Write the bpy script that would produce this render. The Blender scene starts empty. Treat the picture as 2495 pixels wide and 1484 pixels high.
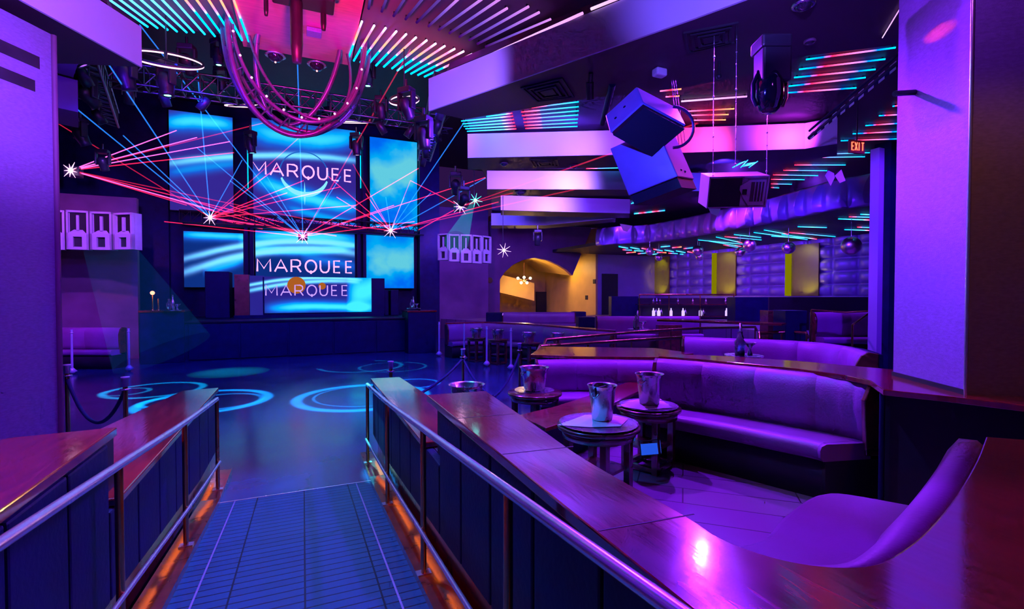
import bpy, math, random
from mathutils import Vector, Matrix
random.seed(7)
C = bpy.context.scene.collection
PI = math.pi
# ---------------------------------------------------------------- camera
YAW = math.radians(23.4); PITCH = math.radians(-1.17); FOC = 1180.0
F = Vector((math.sin(YAW)*math.cos(PITCH), math.cos(YAW)*math.cos(PITCH), math.sin(PITCH)))
R = Vector((math.cos(YAW), -math.sin(YAW), 0)); UPV = R.cross(F)
CAM = Vector((0, 0, 2.0))
def ray(px, py):
    return F + R*((px-1247.5)/FOC) - UPV*((py-742)/FOC)
def U(px, py, z=None, X=None, Y=None, d=None):
    """a measured pixel turned into a point of the room on a known plane"""
    r = ray(px, py)
    if z is not None: t = (z-CAM.z)/r.z
    elif X is not None: t = X/r.x
    elif Y is not None: t = Y/r.y
    else: t = d/r.dot(F)
    return CAM + r*t
def U2(px, py, z): p = U(px, py, z=z); return (p.x, p.y)
cd = bpy.data.cameras.new('camera'); cam = bpy.data.objects.new('camera', cd); C.objects.link(cam)
cd.sensor_width = 36; cd.lens = 36*FOC/2495; cd.clip_start = 0.05
cam.matrix_world = Matrix.Translation(CAM) @ Matrix((R, UPV, -F)).transposed().to_4x4()
bpy.context.scene.camera = cam
# ---------------------------------------------------------------- mesh builder
class MB:
    def __init__(s): s.v = []; s.f = []; s.sm = []
    def add(s, vs, fs, smooth=False):
        n = len(s.v); s.v += [Vector(v) for v in vs]
        for f in fs: s.f.append([i+n for i in f]); s.sm.append(smooth)
        return s
    def bx(s, x0, x1, y0, y1, z0, z1, M=None):
        vs = [Vector((x, y, z)) for x in (x0, x1) for y in (y0, y1) for z in (z0, z1)]
        if M is not None: vs = [M @ v for v in vs]
        return s.add(vs, [(0,1,3,2),(4,6,7,5),(0,4,5,1),(2,3,7,6),(0,2,6,4),(1,5,7,3)])
    def par(s, o, a, b, c):
        vs = [o+a*i+b*j+c*k for i in (0,1) for j in (0,1) for k in (0,1)]
        return s.add(vs, [(0,1,3,2),(4,6,7,5),(0,4,5,1),(2,3,7,6),(0,2,6,4),(1,5,7,3)])
    def cyl(s, p0, p1, r0, r1=None, n=12, caps=True):
        p0 = Vector(p0); p1 = Vector(p1); r1 = r0 if r1 is None else r1
        d = (p1-p0).normalized(); a = d.orthogonal().normalized(); b = d.cross(a)
        vs = []
        for p, r in ((p0, r0), (p1, r1)):
            for i in range(n):
                t = 2*PI*i/n; vs.append(p+(a*math.cos(t)+b*math.sin(t))*r)
        s.add(vs, [(i, (i+1) % n, n+(i+1) % n, n+i) for i in range(n)], True)
        if caps: s.add(vs, [tuple(range(n-1, -1, -1)), tuple(range(n, 2*n))])
        return s
    def tube(s, pts, r, n=8, closed=False):
        pts = [Vector(p) for p in pts]; m = len(pts); vs = []
        a = None
        for i, p in enumerate(pts):
            q0 = pts[(i-1) % m] if (closed or i > 0) else p
            q1 = pts[(i+1) % m] if (closed or i < m-1) else p
            d = (q1-q0).normalized()
            if a is None: a = d.orthogonal().normalized()
            else:
                a = (a-d*a.dot(d)).normalized()
            b = d.cross(a)
            for k in range(n):
                t = 2*PI*k/n; vs.append(p+(a*math.cos(t)+b*math.sin(t))*r)
        fs = []
        for i in range(m if closed else m-1):
            j = (i+1) % m
            for k in range(n): fs.append((i*n+k, i*n+(k+1) % n, j*n+(k+1) % n, j*n+k))
        s.add(vs, fs, True)
        if not closed: s.add(vs, [tuple(range(n-1, -1, -1)), tuple(range((m-1)*n, m*n))])
        return s
    def lathe(s, prof, c=(0, 0, 0), n=24, M=None, closed=False):
        c = Vector(c); vs = []
        for r, z in prof:
            for i in range(n):
                t = 2*PI*i/n; v = Vector((r*math.cos(t), r*math.sin(t), z))
                if M is not None: v = M @ v
                vs.append(v+c)
        fs = []; m = len(prof)
        for j in range(m if closed else m-1):
            k = (j+1) % m
            for i in range(n): fs.append((j*n+i, j*n+(i+1) % n, k*n+(i+1) % n, k*n+i))
        s.add(vs, fs, True)
        if not closed:
            s.add(vs, [tuple(range(n-1, -1, -1)), tuple(range((m-1)*n, m*n))])
        return s
    def prism(s, poly, z0, z1):
        n = len(poly)
        if sum(poly[i][0]*poly[(i+1) % n][1]-poly[(i+1) % n][0]*poly[i][1] for i in range(n)) < 0: poly = poly[::-1]
        vs = [(p[0], p[1], z0) for p in poly]+[(p[0], p[1], z1) for p in poly]
        return s.add(vs, [tuple(range(n-1, -1, -1)), tuple(range(n, 2*n))]+[(i, (i+1) % n, n+(i+1) % n, n+i) for i in range(n)])
    def sph(s, c, r, n=16, m=10, sc=(1, 1, 1)):
        prof = [(r*math.sin(PI*j/m)+1e-4, -r*math.cos(PI*j/m)) for j in range(m+1)]
        return s.lathe([(a*sc[0], b*sc[2]) for a, b in prof], c, n)
    def sweep(s, st, prof_fn, closed_prof=True):
        """st: list of (point2d, normal2d, t, arg); prof_fn(t, arg) -> [(offset, z)]"""
        vs = []; m = None
        for p, nrm, t, arg in st:
            pr = prof_fn(t, arg); m = len(pr)
            for o, z in pr: vs.append((p[0]+nrm[0]*o, p[1]+nrm[1]*o, z))
        fs = []
        for i in range(len(st)-1):
            for k in range(m if closed_prof else m-1):
                k2 = (k+1) % m; fs.append((i*m+k, i*m+k2, (i+1)*m+k2, (i+1)*m+k))
        s.add(vs, fs, True)
        if closed_prof: s.add(vs, [tuple(range(m-1, -1, -1)), tuple(range((len(st)-1)*m, len(st)*m))])
        return s
def to_mesh(name, mb, mat, off=None, smooth_ok=True):
    me = bpy.data.meshes.new(name)
    vs = [v-off for v in mb.v] if off is not None else mb.v
    me.from_pydata([tuple(v) for v in vs], [], mb.f)
    for p, sm in zip(me.polygons, mb.sm): p.use_smooth = sm
    if isinstance(mat, (list, tuple)):
        for m in mat: me.materials.append(m)
    else: me.materials.append(mat)
    me.update()
    import bmesh
    b = bmesh.new(); b.from_mesh(me); bmesh.ops.recalc_face_normals(b, faces=b.faces); b.to_mesh(me); b.free()
    return me
def setp(o, label=None, cat=None, group=None, kind=None):
    if label: o['label'] = label
    if cat: o['category'] = cat
    if group: o['group'] = group
    if kind: o['kind'] = kind
    return o
def thing(name, label, cat, loc=(0, 0, 0), rz=0, group=None):
    o = bpy.data.objects.new(name, None); C.objects.link(o); o.empty_display_size = .1
    o.location = Vector(loc); o.rotation_euler = (0, 0, rz); return setp(o, label, cat, group)
def part(par, name, mb, mat, world=True, label=None, bevel=0, kind=None):
    """mesh child of par; the vertices are world coordinates unless world=False"""
    b = MB(); b.f = mb.f; b.sm = mb.sm
    root = par
    while root.parent: root = root.parent
    W = Matrix.Translation(root.location) @ root.rotation_euler.to_matrix().to_4x4()
    Wi = W.inverted()
    b.v = [Wi @ v for v in mb.v] if world else mb.v
    o = bpy.data.objects.new(name, to_mesh(name, b, mat)); C.objects.link(o); o.parent = par
    if bevel: bev(o, bevel)
    return setp(o, label, kind=kind)
def bev(o, w, seg=2):
    m = o.modifiers.new('bevel', 'BEVEL'); m.width = w; m.segments = seg; m.limit_method = 'ANGLE'; m.angle_limit = 0.7
def solo(name, mb, mat, label, cat, group=None, bevel=0, kind=None):
    xs = [v.x for v in mb.v]; ys = [v.y for v in mb.v]; zs = [v.z for v in mb.v]
    off = Vector(((min(xs)+max(xs))/2, (min(ys)+max(ys))/2, min(zs)))
    o = bpy.data.objects.new(name, to_mesh(name, mb, mat, off)); C.objects.link(o); o.location = off
    if bevel: bev(o, bevel)
    return setp(o, label, cat, group, kind)
def struct(name, mb, mat, label=None, bevel=0):
    return solo(name, mb, mat, label, None, None, bevel, 'structure')
def dup(root, loc, rz=None, label=None, group=None, rot=None, scale=None):
    r = root.copy(); C.objects.link(r); r.location = Vector(loc)
    if rz is not None: r.rotation_euler = (0, 0, rz)
    if rot is not None: r.rotation_euler = rot
    if scale: r.scale = (scale,)*3
    if label: r['label'] = label
    if group: r['group'] = group
    for ch in list(root.children):
        c = ch.copy(); C.objects.link(c); c.parent = r
        for g in ch.children:
            d = g.copy(); C.objects.link(d); d.parent = c
    return r
ORD = 'first second third fourth fifth sixth seventh eighth ninth tenth eleventh twelfth thirteenth fourteenth fifteenth sixteenth seventeenth eighteenth nineteenth twentieth'.split()
# ---------------------------------------------------------------- materials
def newmat(name):
    m = bpy.data.materials.new(name); m.use_nodes = True; nt = m.node_tree; nt.nodes.clear()
    out = nt.nodes.new('ShaderNodeOutputMaterial'); return m, nt, out
class E:
    """tiny arithmetic on node sockets"""
    def __init__(s, nt, v): s.nt = nt; s.v = v
    def _op(s, op, o=None, o2=None):
        n = s.nt.nodes.new('ShaderNodeMath'); n.operation = op
        for i, q in enumerate((s, o, o2)):
            if q is None: continue
            q = q.v if isinstance(q, E) else q
            if isinstance(q, (int, float)): n.inputs[i].default_value = q
            else: s.nt.links.new(q, n.inputs[i])
        return E(s.nt, n.outputs[0])
    def __add__(s, o): return s._op('ADD', o)
    def __sub__(s, o): return s._op('SUBTRACT', o)
    def __mul__(s, o): return s._op('MULTIPLY', o)
    def __truediv__(s, o): return s._op('DIVIDE', o)
    def abs(s): return s._op('ABSOLUTE')
    def pw(s, k): return s._op('POWER', k)
    def sin(s): return s._op('SINE')
    def gauss(s, w):
        q = (s/w); q = q*q*-1.0; return q._op('EXPONENT')
    def clamp(s): return s._op('MAXIMUM', 0.0)._op('MINIMUM', 1.0)
def pbr(name, col, rough=.5, metal=0, noise=.15, nscale=6, bump=0, bscale=40, col2=None, coat=0, spec=.5, stretch=None, rvar=.1):
    m, nt, out = newmat(name); N = nt.nodes; L = nt.links
    p = N.new('ShaderNodeBsdfPrincipled'); L.new(p.outputs[0], out.inputs[0])
    p.inputs['Metallic'].default_value = metal; p.inputs['Coat Weight'].default_value = coat
    p.inputs['Coat Roughness'].default_value = .08; p.inputs['Specular IOR Level'].default_value = spec
    tc = N.new('ShaderNodeTexCoord'); mp = N.new('ShaderNodeMapping'); L.new(tc.outputs['Object'], mp.inputs[0])
    if stretch: mp.inputs['Scale'].default_value = stretch
    nz = N.new('ShaderNodeTexNoise'); nz.inputs['Scale'].default_value = nscale; nz.inputs['Detail'].default_value = 5; L.new(mp.outputs[0], nz.inputs[0])
    cr = N.new('ShaderNodeValToRGB'); L.new(nz.outputs[0], cr.inputs[0])
    c2 = col2 or tuple(c*(1-noise*2) for c in col)
    cr.color_ramp.elements[0].position = .3; cr.color_ramp.elements[1].position = .7
    cr.color_ramp.elements[0].color = (*c2, 1); cr.color_ramp.elements[1].color = (*col, 1)
    L.new(cr.outputs[0], p.inputs['Base Color'])
    r = E(nt, nz.outputs[0])*(2*rvar)+(rough-rvar); L.new(r.v, p.inputs['Roughness'])
    if bump:
        nb = N.new('ShaderNodeTexNoise'); nb.inputs['Scale'].default_value = bscale; L.new(mp.outputs[0], nb.inputs[0])
        b = N.new('ShaderNodeBump'); b.inputs['Strength'].default_value = bump; b.inputs['Distance'].default_value = .02
        L.new(nb.outputs[0], b.inputs['Height']); L.new(b.outputs[0], p.inputs['Normal'])
    return m
def emis(name, col, s, noise=0):
    m, nt, out = newmat(name); e = nt.nodes.new('ShaderNodeEmission'); nt.links.new(e.outputs[0], out.inputs[0])
    e.inputs[0].default_value = (*col, 1); e.inputs[1].default_value = s; return m
def led(name, stops, s):
    """LED diffuser whose colour runs along its own length"""
    m, nt, out = newmat(name); N = nt.nodes; e = N.new('ShaderNodeEmission'); nt.links.new(e.outputs[0], out.inputs[0])
    tc = N.new('ShaderNodeTexCoord'); sx = N.new('ShaderNodeSeparateXYZ'); nt.links.new(tc.outputs['Generated'], sx.inputs[0])
    cr = N.new('ShaderNodeValToRGB'); nt.links.new(sx.outputs[0], cr.inputs[0]); el = cr.color_ramp.elements
    while len(el) < len(stops): el.new(.5)
    for q, (p, c) in zip(el, stops): q.position = p; q.color = (*c, 1)
    nt.links.new(cr.outputs[0], e.inputs[0]); e.inputs[1].default_value = s; return m
def beam_mat(name, col, s):
    m, nt, out = newmat(name); N = nt.nodes
    a = N.new('ShaderNodeAddShader'); t = N.new('ShaderNodeBsdfTransparent'); e = N.new('ShaderNodeEmission')
    e.inputs[0].default_value = (*col, 1); e.inputs[1].default_value = s
    nt.links.new(t.outputs[0], a.inputs[0]); nt.links.new(e.outputs[0], a.inputs[1]); nt.links.new(a.outputs[0], out.inputs[0]); return m
def wood(name, c1, c2, rough, coat=1.0, stretch=(1, 14, 1), bump=.15, rot=0):
    m, nt, out = newmat(name); N = nt.nodes; L = nt.links
    p = N.new('ShaderNodeBsdfPrincipled'); L.new(p.outputs[0], out.inputs[0])
    g = N.new('ShaderNodeNewGeometry'); mp = N.new('ShaderNodeMapping'); L.new(g.outputs['Position'], mp.inputs[0])
    mp.inputs['Rotation'].default_value = (0, 0, rot); mp.inputs['Scale'].default_value = stretch
    nz = N.new('ShaderNodeTexNoise'); nz.inputs['Scale'].default_value = 2.2; nz.inputs['Detail'].default_value = 8; nz.inputs['Distortion'].default_value = 1.2
    L.new(mp.outputs[0], nz.inputs[0]); cr = N.new('ShaderNodeValToRGB'); L.new(nz.outputs[0], cr.inputs[0])
    cr.color_ramp.elements[0].position = .35; cr.color_ramp.elements[1].position = .66
    cr.color_ramp.elements[0].color = (*c2, 1); cr.color_ramp.elements[1].color = (*c1, 1); L.new(cr.outputs[0], p.inputs['Base Color'])
    r = E(nt, nz.outputs[0])*.2+(rough-.1); L.new(r.v, p.inputs['Roughness'])
    p.inputs['Coat Weight'].default_value = coat; p.inputs['Coat Roughness'].default_value = .1; p.inputs['Coat IOR'].default_value = 2.1
    b = N.new('ShaderNodeBump'); b.inputs['Strength'].default_value = bump; b.inputs['Distance'].default_value = .01; L.new(nz.outputs[0], b.inputs['Height'])
    L.new(b.outputs[0], p.inputs['Normal']); L.new(b.outputs[0], p.inputs['Coat Normal'])
    return m
def tiles(name, col, grout, sx, sy, rough, mortar=.02, offset=0, rot=0, coat=0, bump=.3, bw=.5, bh=.25, col2=None):
    m, nt, out = newmat(name); N = nt.nodes; L = nt.links
    p = N.new('ShaderNodeBsdfPrincipled'); L.new(p.outputs[0], out.inputs[0])
    g = N.new('ShaderNodeNewGeometry'); mp = N.new('ShaderNodeMapping'); L.new(g.outputs['Position'], mp.inputs[0])
    mp.inputs['Scale'].default_value = (sx, sy, 1); mp.inputs['Rotation'].default_value = (0, 0, rot)
    b = N.new('ShaderNodeTexBrick'); L.new(mp.outputs[0], b.inputs[0]); b.offset = offset
    b.inputs['Color1'].default_value = (*col, 1); b.inputs['Color2'].default_value = (*(col2 or tuple(c*.8 for c in col)), 1); b.inputs['Mortar'].default_value = (*grout, 1)
    b.inputs['Scale'].default_value = 1; b.inputs['Mortar Size'].default_value = mortar; b.inputs['Brick Width'].default_value = bw; b.inputs['Row Height'].default_value = bh
    L.new(b.outputs[0], p.inputs['Base Color'])
    nz = N.new('ShaderNodeTexNoise'); nz.inputs['Scale'].default_value = 1.3; nz.inputs['Detail'].default_value = 6; L.new(g.outputs['Position'], nz.inputs[0])
    r = E(nt, nz.outputs[0])*.25+(rough-.12); L.new(r.v, p.inputs['Roughness']); p.inputs['Coat Weight'].default_value = coat
    bp = N.new('ShaderNodeBump'); bp.inputs['Strength'].default_value = bump; bp.inputs['Distance'].default_value = .005; bp.invert = True
    L.new(b.outputs['Fac'], bp.inputs['Height']); L.new(bp.outputs[0], p.inputs['Normal']); return m

M = {}  # floor, ramp, leather and silver base colours carry the coloured light's tint
M['floor'] = pbr('dance_floor_lacquer', (.02, .07, .2), .2, 0, .2, 1.2, .04, 3, spec=.8, rvar=.1)
M['ramp'] = tiles('ramp_boards', (.012, .085, .17), (.004, .01, .03), 1, 1, .42, .006, 0, 0, bump=.4, bw=.42, bh=.085, col2=(.014, .1, .2))
M['wood'] = wood('ledge_mahogany', (.36, .02, .02), (.2, .01, .012), .2, bump=.04, stretch=(9, 1.2, 1))
M['woodx'] = wood('ledge_mahogany_cross', (.36, .05, .04), (.2, .02, .02), .22, bump=.05, stretch=(1.2, 9, 1))
M['tablewood'] = wood('table_walnut', (.2, .05, .03), (.09, .02, .012), .3, stretch=(3, 3, 3))
M['plank'] = tiles('booth_plank_floor', (.22, .1, .26), (.04, .02, .04), 1, 1, .4, .006, .3, .75, bw=1.3, bh=.32, col2=(.22, .18, .22))
M['leather'] = pbr('violet_tinted_leather', (.36, .12, .44), .4, 0, .1, 2.2, .12, 60, spec=.5, col2=(.3, .1, .3))  # violet of the lighting put into the leather's base colour
M['navy'] = pbr('navy_vinyl_panel', (.006, .008, .075), .5, 0, .2, 4, .1, 30, spec=.25)
M['dark'] = pbr('matt_black_paint', (.02, .018, .03), .6, 0, .2, 5)
M['plum'] = pbr('plum_wall_paint', (.22, .09, .2), .6, 0, .15, 1.5)
M['ceil'] = pbr('dark_ceiling_paint', (.055, .02, .055), .55, 0, .15, 2)
M['white'] = pbr('soffit_white_paint', (.68, .66, .84), .6, 0, .04, 1)
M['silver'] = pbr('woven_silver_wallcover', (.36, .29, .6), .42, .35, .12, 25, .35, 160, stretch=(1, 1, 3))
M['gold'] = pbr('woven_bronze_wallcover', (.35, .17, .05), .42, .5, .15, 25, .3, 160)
M['chrome'] = pbr('polished_steel', (.85, .82, .9), .26, .85, .03, 8, rvar=.04)
M['brass'] = pbr('brushed_brass', (.75, .42, .16), .25, 1, .08, 8, rvar=.06)
M['bucket'] = pbr('bucket_steel', (.85, .8, .9), .27, 1, .03, 8, rvar=.05)
M['blackmetal'] = pbr('black_metal', (.02, .018, .03), .4, .1, .1, 10)
M['speaker'] = pbr('speaker_lacquer', (.5, .46, .55), .45, 0, .06, 6)
M['speakerblue'] = pbr('speaker_navy_lacquer', (.4, .3, .5), .35, 0, .06, 6)
M['grille'] = pbr('speaker_grille', (.02, .02, .02), .7, .3, .2, 80)
M['velvet'] = pbr('navy_velvet_rope', (.02, .03, .14), .8, 0, .15, 30)
M['napkin'] = pbr('white_linen', (.8, .78, .85), .8, 0, .04, 15, .1, 90)
M['truss'] = pbr('truss_aluminium', (.2, .2, .25), .35, 1, .08, 9)
M['ringmetal'] = pbr('ring_painted_steel', (.22, .13, .26), .3, .5, .1, 6)
M['paper'] = pbr('white_card', (.8, .78, .82), .7, 0, .05, 9)
M['ochre'] = pbr('ochre_glass_panel', (.34, .34, .015), .4, 0, .12, 1, col2=(.26, .2, .03))
M['slat'] = pbr('slat_ceiling_paint', (.12, .045, .1), .5, 0, .1, 2)
M['goldwall'] = pbr('vestibule_gold_plaster', (.75, .5, .14), .5, 0, .08, 1.5)
M['satin'] = pbr('satin_steel', (.85, .75, .92), .35, .25, .04, 8)
M['padpurple'] = pbr('tufted_satin', (.3, .2, .5), .32, .15, .06, 2)
M['runway'] = pbr('rose_metal_ceiling', (.8, .22, .36), .35, .3, .1, 3, stretch=(1, 6, 1))
def glassm(name, col=(1, 1, 1), rough=.03):
    m, nt, out = newmat(name); p = nt.nodes.new('ShaderNodeBsdfPrincipled'); nt.links.new(p.outputs[0], out.inputs[0])
    p.inputs['Base Color'].default_value = (*col, 1); p.inputs['Transmission Weight'].default_value = .9; p.inputs['Roughness'].default_value = rough; return m
M['glass'] = glassm('clear_glass', (.9, .9, .95))
M['mirror'] = tiles('mirror_ball_facets', (.8, .7, .75), (.05, .03, .05), 1, 1, .1, .004, 0, 0, bw=.05, bh=.05)
CY = (0, .42, 1); CB = (.0, .12, 1); RD = (1, .01, .06); PK = (1, .12, .35); WH = (.8, .5, 1); PU = (.45, .15, 1); OR = (1, .25, .1)
L_ = {
 'fan': led('led_cyan_red', [(0, CY), (.42, CY), (.5, PK), (.62, OR), (.85, PK), (1, WH)], 2.6),
 'cyan': led('led_cyan', [(0, CY), (.5, (.1, .6, 1)), (1, (.01, .3, 1))], 2.4),
 'redcyan': led('led_red_cyan', [(0, RD), (.25, PK), (.35, (.1, .2, 1)), (1, CY)], 2.4),
 'cyanred': led('led_cyan_tip_red', [(0, CY), (.2, CB), (.3, RD), (.6, PK), (.8, CB), (1, CY)], 2.6),
 'red': led('led_red', [(0, PK), (.5, RD), (1, OR)], 2.6),
 'dim': led('led_dim_violet', [(0, (.05, .0, .12)), (.5, (.18, .08, .6)), (1, (.7, .25, .9))], 1.0),
 'dark': led('led_off_violet', [(0, (.03, .0, .1)), (.6, (.09, .03, .28)), (1, (.12, .05, .4))], 1.0),
 'white': led('led_white_violet', [(0, WH), (1, (.8, .3, 1))], 1.3),
 'cyred': led('led_cyan_end_red', [(0, CY), (.75, (.1, .6, 1)), (.9, PK), (1, RD)], 2.4),
}
EXPO = 0.25
# ---------------------------------------------------------------- setting
ZS = 5.0; ZT = 5.52; ZR = 5.62          # soffit underside, soffit top, recess ceiling
RAMP = .088
def rz_(y): return max(0.0, (5.33-y)*RAMP)
struct('floor', MB().bx(-14, 20, 5.33, 26, -.1, 0).bx(-14, -.76, -4, 5.33, -.1, 0).bx(.62, 20, -4, 5.33, -.1, 0), M['floor'], 'glossy dark dance floor in front of the stage')
b = MB(); b.add([(-.76, 5.33, 0), (.66, 5.33, 0), (.66, -4, rz_(-4)), (-.76, -4, rz_(-4)), (-.76, 5.33, -.1), (.66, 5.33, -.1), (.66, -4, -.1), (-.76, -4, -.1)],
                [(0,1,2,3),(4,5,6,7),(0,1,5,4),(1,2,6,5),(2,3,7,6),(3,0,4,7)])
struct('walkway_ramp', b, M['ramp'], 'tiled ramp running down to the dance floor between the rails')
struct('trim_1', MB().bx(-.76, .66, 5.325, 5.345, 0, .006), M['chrome'], 'thin metal strip where the ramp meets the dance floor')
b = MB()
for x in (-.62, .5):
    b.add([(x, 5.32, .004), (x+.012, 5.32, .004), (x+.012, -3, rz_(-3)+.004), (x, -3, rz_(-3)+.004)], [(0,1,2,3)])
struct('trim_2', b, M['silver'], 'metal edge strips along both sides of the ramp')
struct('wall_left', MB().bx(-14.2, -14, -4, 26, 0, 10), M['plum'])
struct('wall_rear', MB().bx(-14, 20, -4.2, -4, 0, 10), M['plum'])
# booth platform on the right
BOOTH = [(1.15, -2), (1.15, 3.4), (1.35, 4.2), (2.4, 4.9), (2.9, 5.8), U2(1665, 870, .3), (9, 9.5), (14, 12.5), (19, 13), (19, -3)]
struct('seating_platform', MB().prism([(1.15, -3.9), (1.15, 3.35), U2(1270, 1075, .3), U2(1600, 985, .3), (3.6, 4.9), (7.5, 5.5), (9.5, 3), (19, 3), (19, -3.9)], .005, .3), M['plank'], 'raised plank floor inside the near booth')
struct('terrace', MB().prism([U2(1440, 800, .9), U2(1800, 800, .9), (11.5, 5), (19.2, 4), (19.2, 22.4), (5.5, 22.4)], .005, .9), M['plank'], 'raised terrace floor under the far booths')
# ceilings
struct('ceiling', MB().bx(-14, 20, -4, 26, 9.0, 9.2), M['dark'], 'dark high ceiling over the dance floor')
def mir(poly): return [(-x, y) for x, y in poly]
RECESS = [U2(1060, 262, ZR), U2(1125, 275, ZR), U2(1140, 300, ZR), U2(1160, 380, ZR), U2(1195, 460, ZR), U2(1200, 540, ZR), (20, 22.4), (20, -4), (6.5, -4), (4.2, 3.9), (2.2, 7.6)]
RECESSL = RECESS[:4]+[(6.5, 13), (13.9, 13), (13.9, -3.9), (6.5, -3.9), (4.2, 3.9), (2.2, 7.6)]
struct('ceiling_recess', MB().prism(RECESS, ZR, ZR+.1), M['ceil'], 'recess ceiling behind the dropped bands on the right')
struct('ceiling_recess', MB().prism(mir(RECESSL), ZR, ZR+.1), M['ceil'], 'recess ceiling behind the dropped band on the left')
S1 = [U2(1048, 271, ZS), U2(1690, 48, ZS), (6.2, -.5), (9.5, -3.9), (19, -3.9), (19, 1.2), U2(2600, 150, ZS), U2(2195, 108, ZS), U2(1950, 138, ZS), U2(1900, 170, ZS), U2(1650, 215, ZS), U2(1430, 240, ZS), U2(1130, 291, ZS)]
struct('soffit', MB().prism(S1, ZS, ZT), M['ceil'], 'wide dropped ceiling with vents above the near booths')
# pale fascia boards on the soffit fronts
def fascia(pts, label, z0=ZS, z1=ZT, mat='white', th=.03, n='soffit_fascia'):
    b = MB()
    for (x0, y0), (x1, y1) in zip(pts, pts[1:]):
        d = Vector((x1-x0, y1-y0, 0)).normalized(); nn = Vector((d.y, -d.x, 0))
        if nn.dot(CAM-Vector((x0, y0, 2))) < 0: nn = -nn
        b.par(Vector((x0, y0, z0-.004))+nn*.002, Vector((x1-x0, y1-y0, 0)), nn*th, Vector((0, 0, z1-z0)))
    return struct(n, b, M[mat], label)
fascia([S1[0], S1[1], S1[2]], 'long pale fascia board lit violet, nearest on the right')
S1M = mir(S1[:3])
struct('soffit', MB().prism(S1M+[(-9.5, -3.9), (-13.9, -3.9), (-13.9, 3), (-6.5, 5.2), (-3.0, 8.2)], ZS, ZT), M['ceil'], 'dropped ceiling above the left entrance')
fascia(S1M, 'pale fascia board lit violet above the left wall')
FR = [ # front edge pixels (bottom), depth of the slab
 ([(1140, 385), (1525, 377), (1680, 372), (1960, 363), (2040, 350)], 1.0, 'second'),
 ([(1187, 461), (1530, 462), (1720, 466)], .9, 'third'),
 ([(1220, 512), (1400, 517), (1534, 520)], 1.1, 'fourth'),
 ([(1197, 549), (1330, 549), (1500, 532)], 1.0, 'fifth')]
for k, (px, dep, nm) in enumerate(FR):
    f = [U2(x, y, ZS) for x, y in px]; 
    bk = []
    for i, (x, y) in enumerate(f):
        v = Vector((x, y)); u = (v.normalized())*dep; bk.append((v.x+u.x, v.y+u.y))
    struct('soffit', MB().prism(f+bk[::-1], ZS, ZT), M['ceil'], nm+' dropped ceiling band back on the right')
    fascia(f, 'pale fascia board of the '+nm+' ceiling band on the right')
    if k < 2:
        fm = mir(f[:3]); bm = mir(bk[:3])
        struct('soffit', MB().prism(fm+bm[::-1], ZS, ZT), M['ceil'], nm+' dropped ceiling band back on the left')
# central runway panel and slatted ceilings
ZC = 7.0
struct('ceiling_runway', MB().bx(-1.05, 1.0, 2, 11.2, ZC, ZC+.25), M['runway'], 'rose lit metal panel over the middle of the dance floor')
for s, nm in ((1, 'right'), (-1, 'left')):
    pl = [(s*1.05, 2), (s*1.05, 11.1), (s*3.6, 11.3), (s*4.2, 9.2), (s*6.6, 4.5), (s*8, 2)]
    struct('ceiling_slats', MB().prism(pl, ZC+.12, ZC+.25), M['slat'], 'dark ceiling panel carrying the LED bars, '+nm)
struct('wall_upper_right', MB().bx(8.2, 8.4, -4, 6, ZR+.1, 9), M['dark'])
# ---------------------------------------------------------------- back wall with arch
YB = 22.5
def W(px, py, Y=YB): p = U(px, py, Y=Y); return (p.x, p.z)
def wall_y(poly, y0, y1):
    b = MB(); n = len(poly)
    b.add([(x, y0, z) for x, z in poly]+[(x, y1, z) for x, z in poly], [tuple(range(n)), tuple(range(2*n-1, n-1, -1))]+[(i, n+i, n+(i+1) % n, (i+1) % n) for i in range(n)]); return b
xl, _ = W(1060, 700); xa0, _ = W(1218, 700); xd, _ = W(1395, 670); xr, _ = W(1456, 600)
struct('wall_back', wall_y([(xl, 0), (xa0, 0), (xa0, ZR), (xl, ZR)], YB, YB+.3), M['plum'], 'plum wall between the speaker cluster and the arch')
arch = [W(1218, 681), W(1230, 663), W(1250, 645), W(1275, 633), W(1303, 628), W(1335, 634), W(1362, 646), W(1380, 657), W(1395, 671)]
top = [W(1440, 560), (W(1440, 560)[0], ZR), (xa0, ZR)]
struct('wall_arch', wall_y(arch+top, YB, YB+.25), M['plum'], 'dark plum wall over the golden arch')
struct('wall_back', MB().bx(xr, 19.3, YB, YB+.3, 0, ZR), M['padpurple'], 'padded violet wall right of the golden arch')
# golden vestibule
b = MB(); b.bx(xa0-.2, xr+.1, YB+6, YB+6.2, 0, 6)
struct('wall_vestibule_back', b, M['goldwall'], 'golden rear wall of the vestibule')
struct('wall_vestibule_side', MB().bx(xr-.12, xr, YB-.02, YB+6, 0, ZR), M['goldwall'], 'golden side wall of the vestibule')
struct('wall_vestibule_side', MB().bx(xa0-.3, xa0, YB+.3, YB+6, 0, 6), M['goldwall'], 'golden left return of the vestibule')
struct('floor_vestibule', MB().bx(xa0-.3, xr+.2, YB+.3, YB+6.2, -.05, .01), M['floor'])
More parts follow.
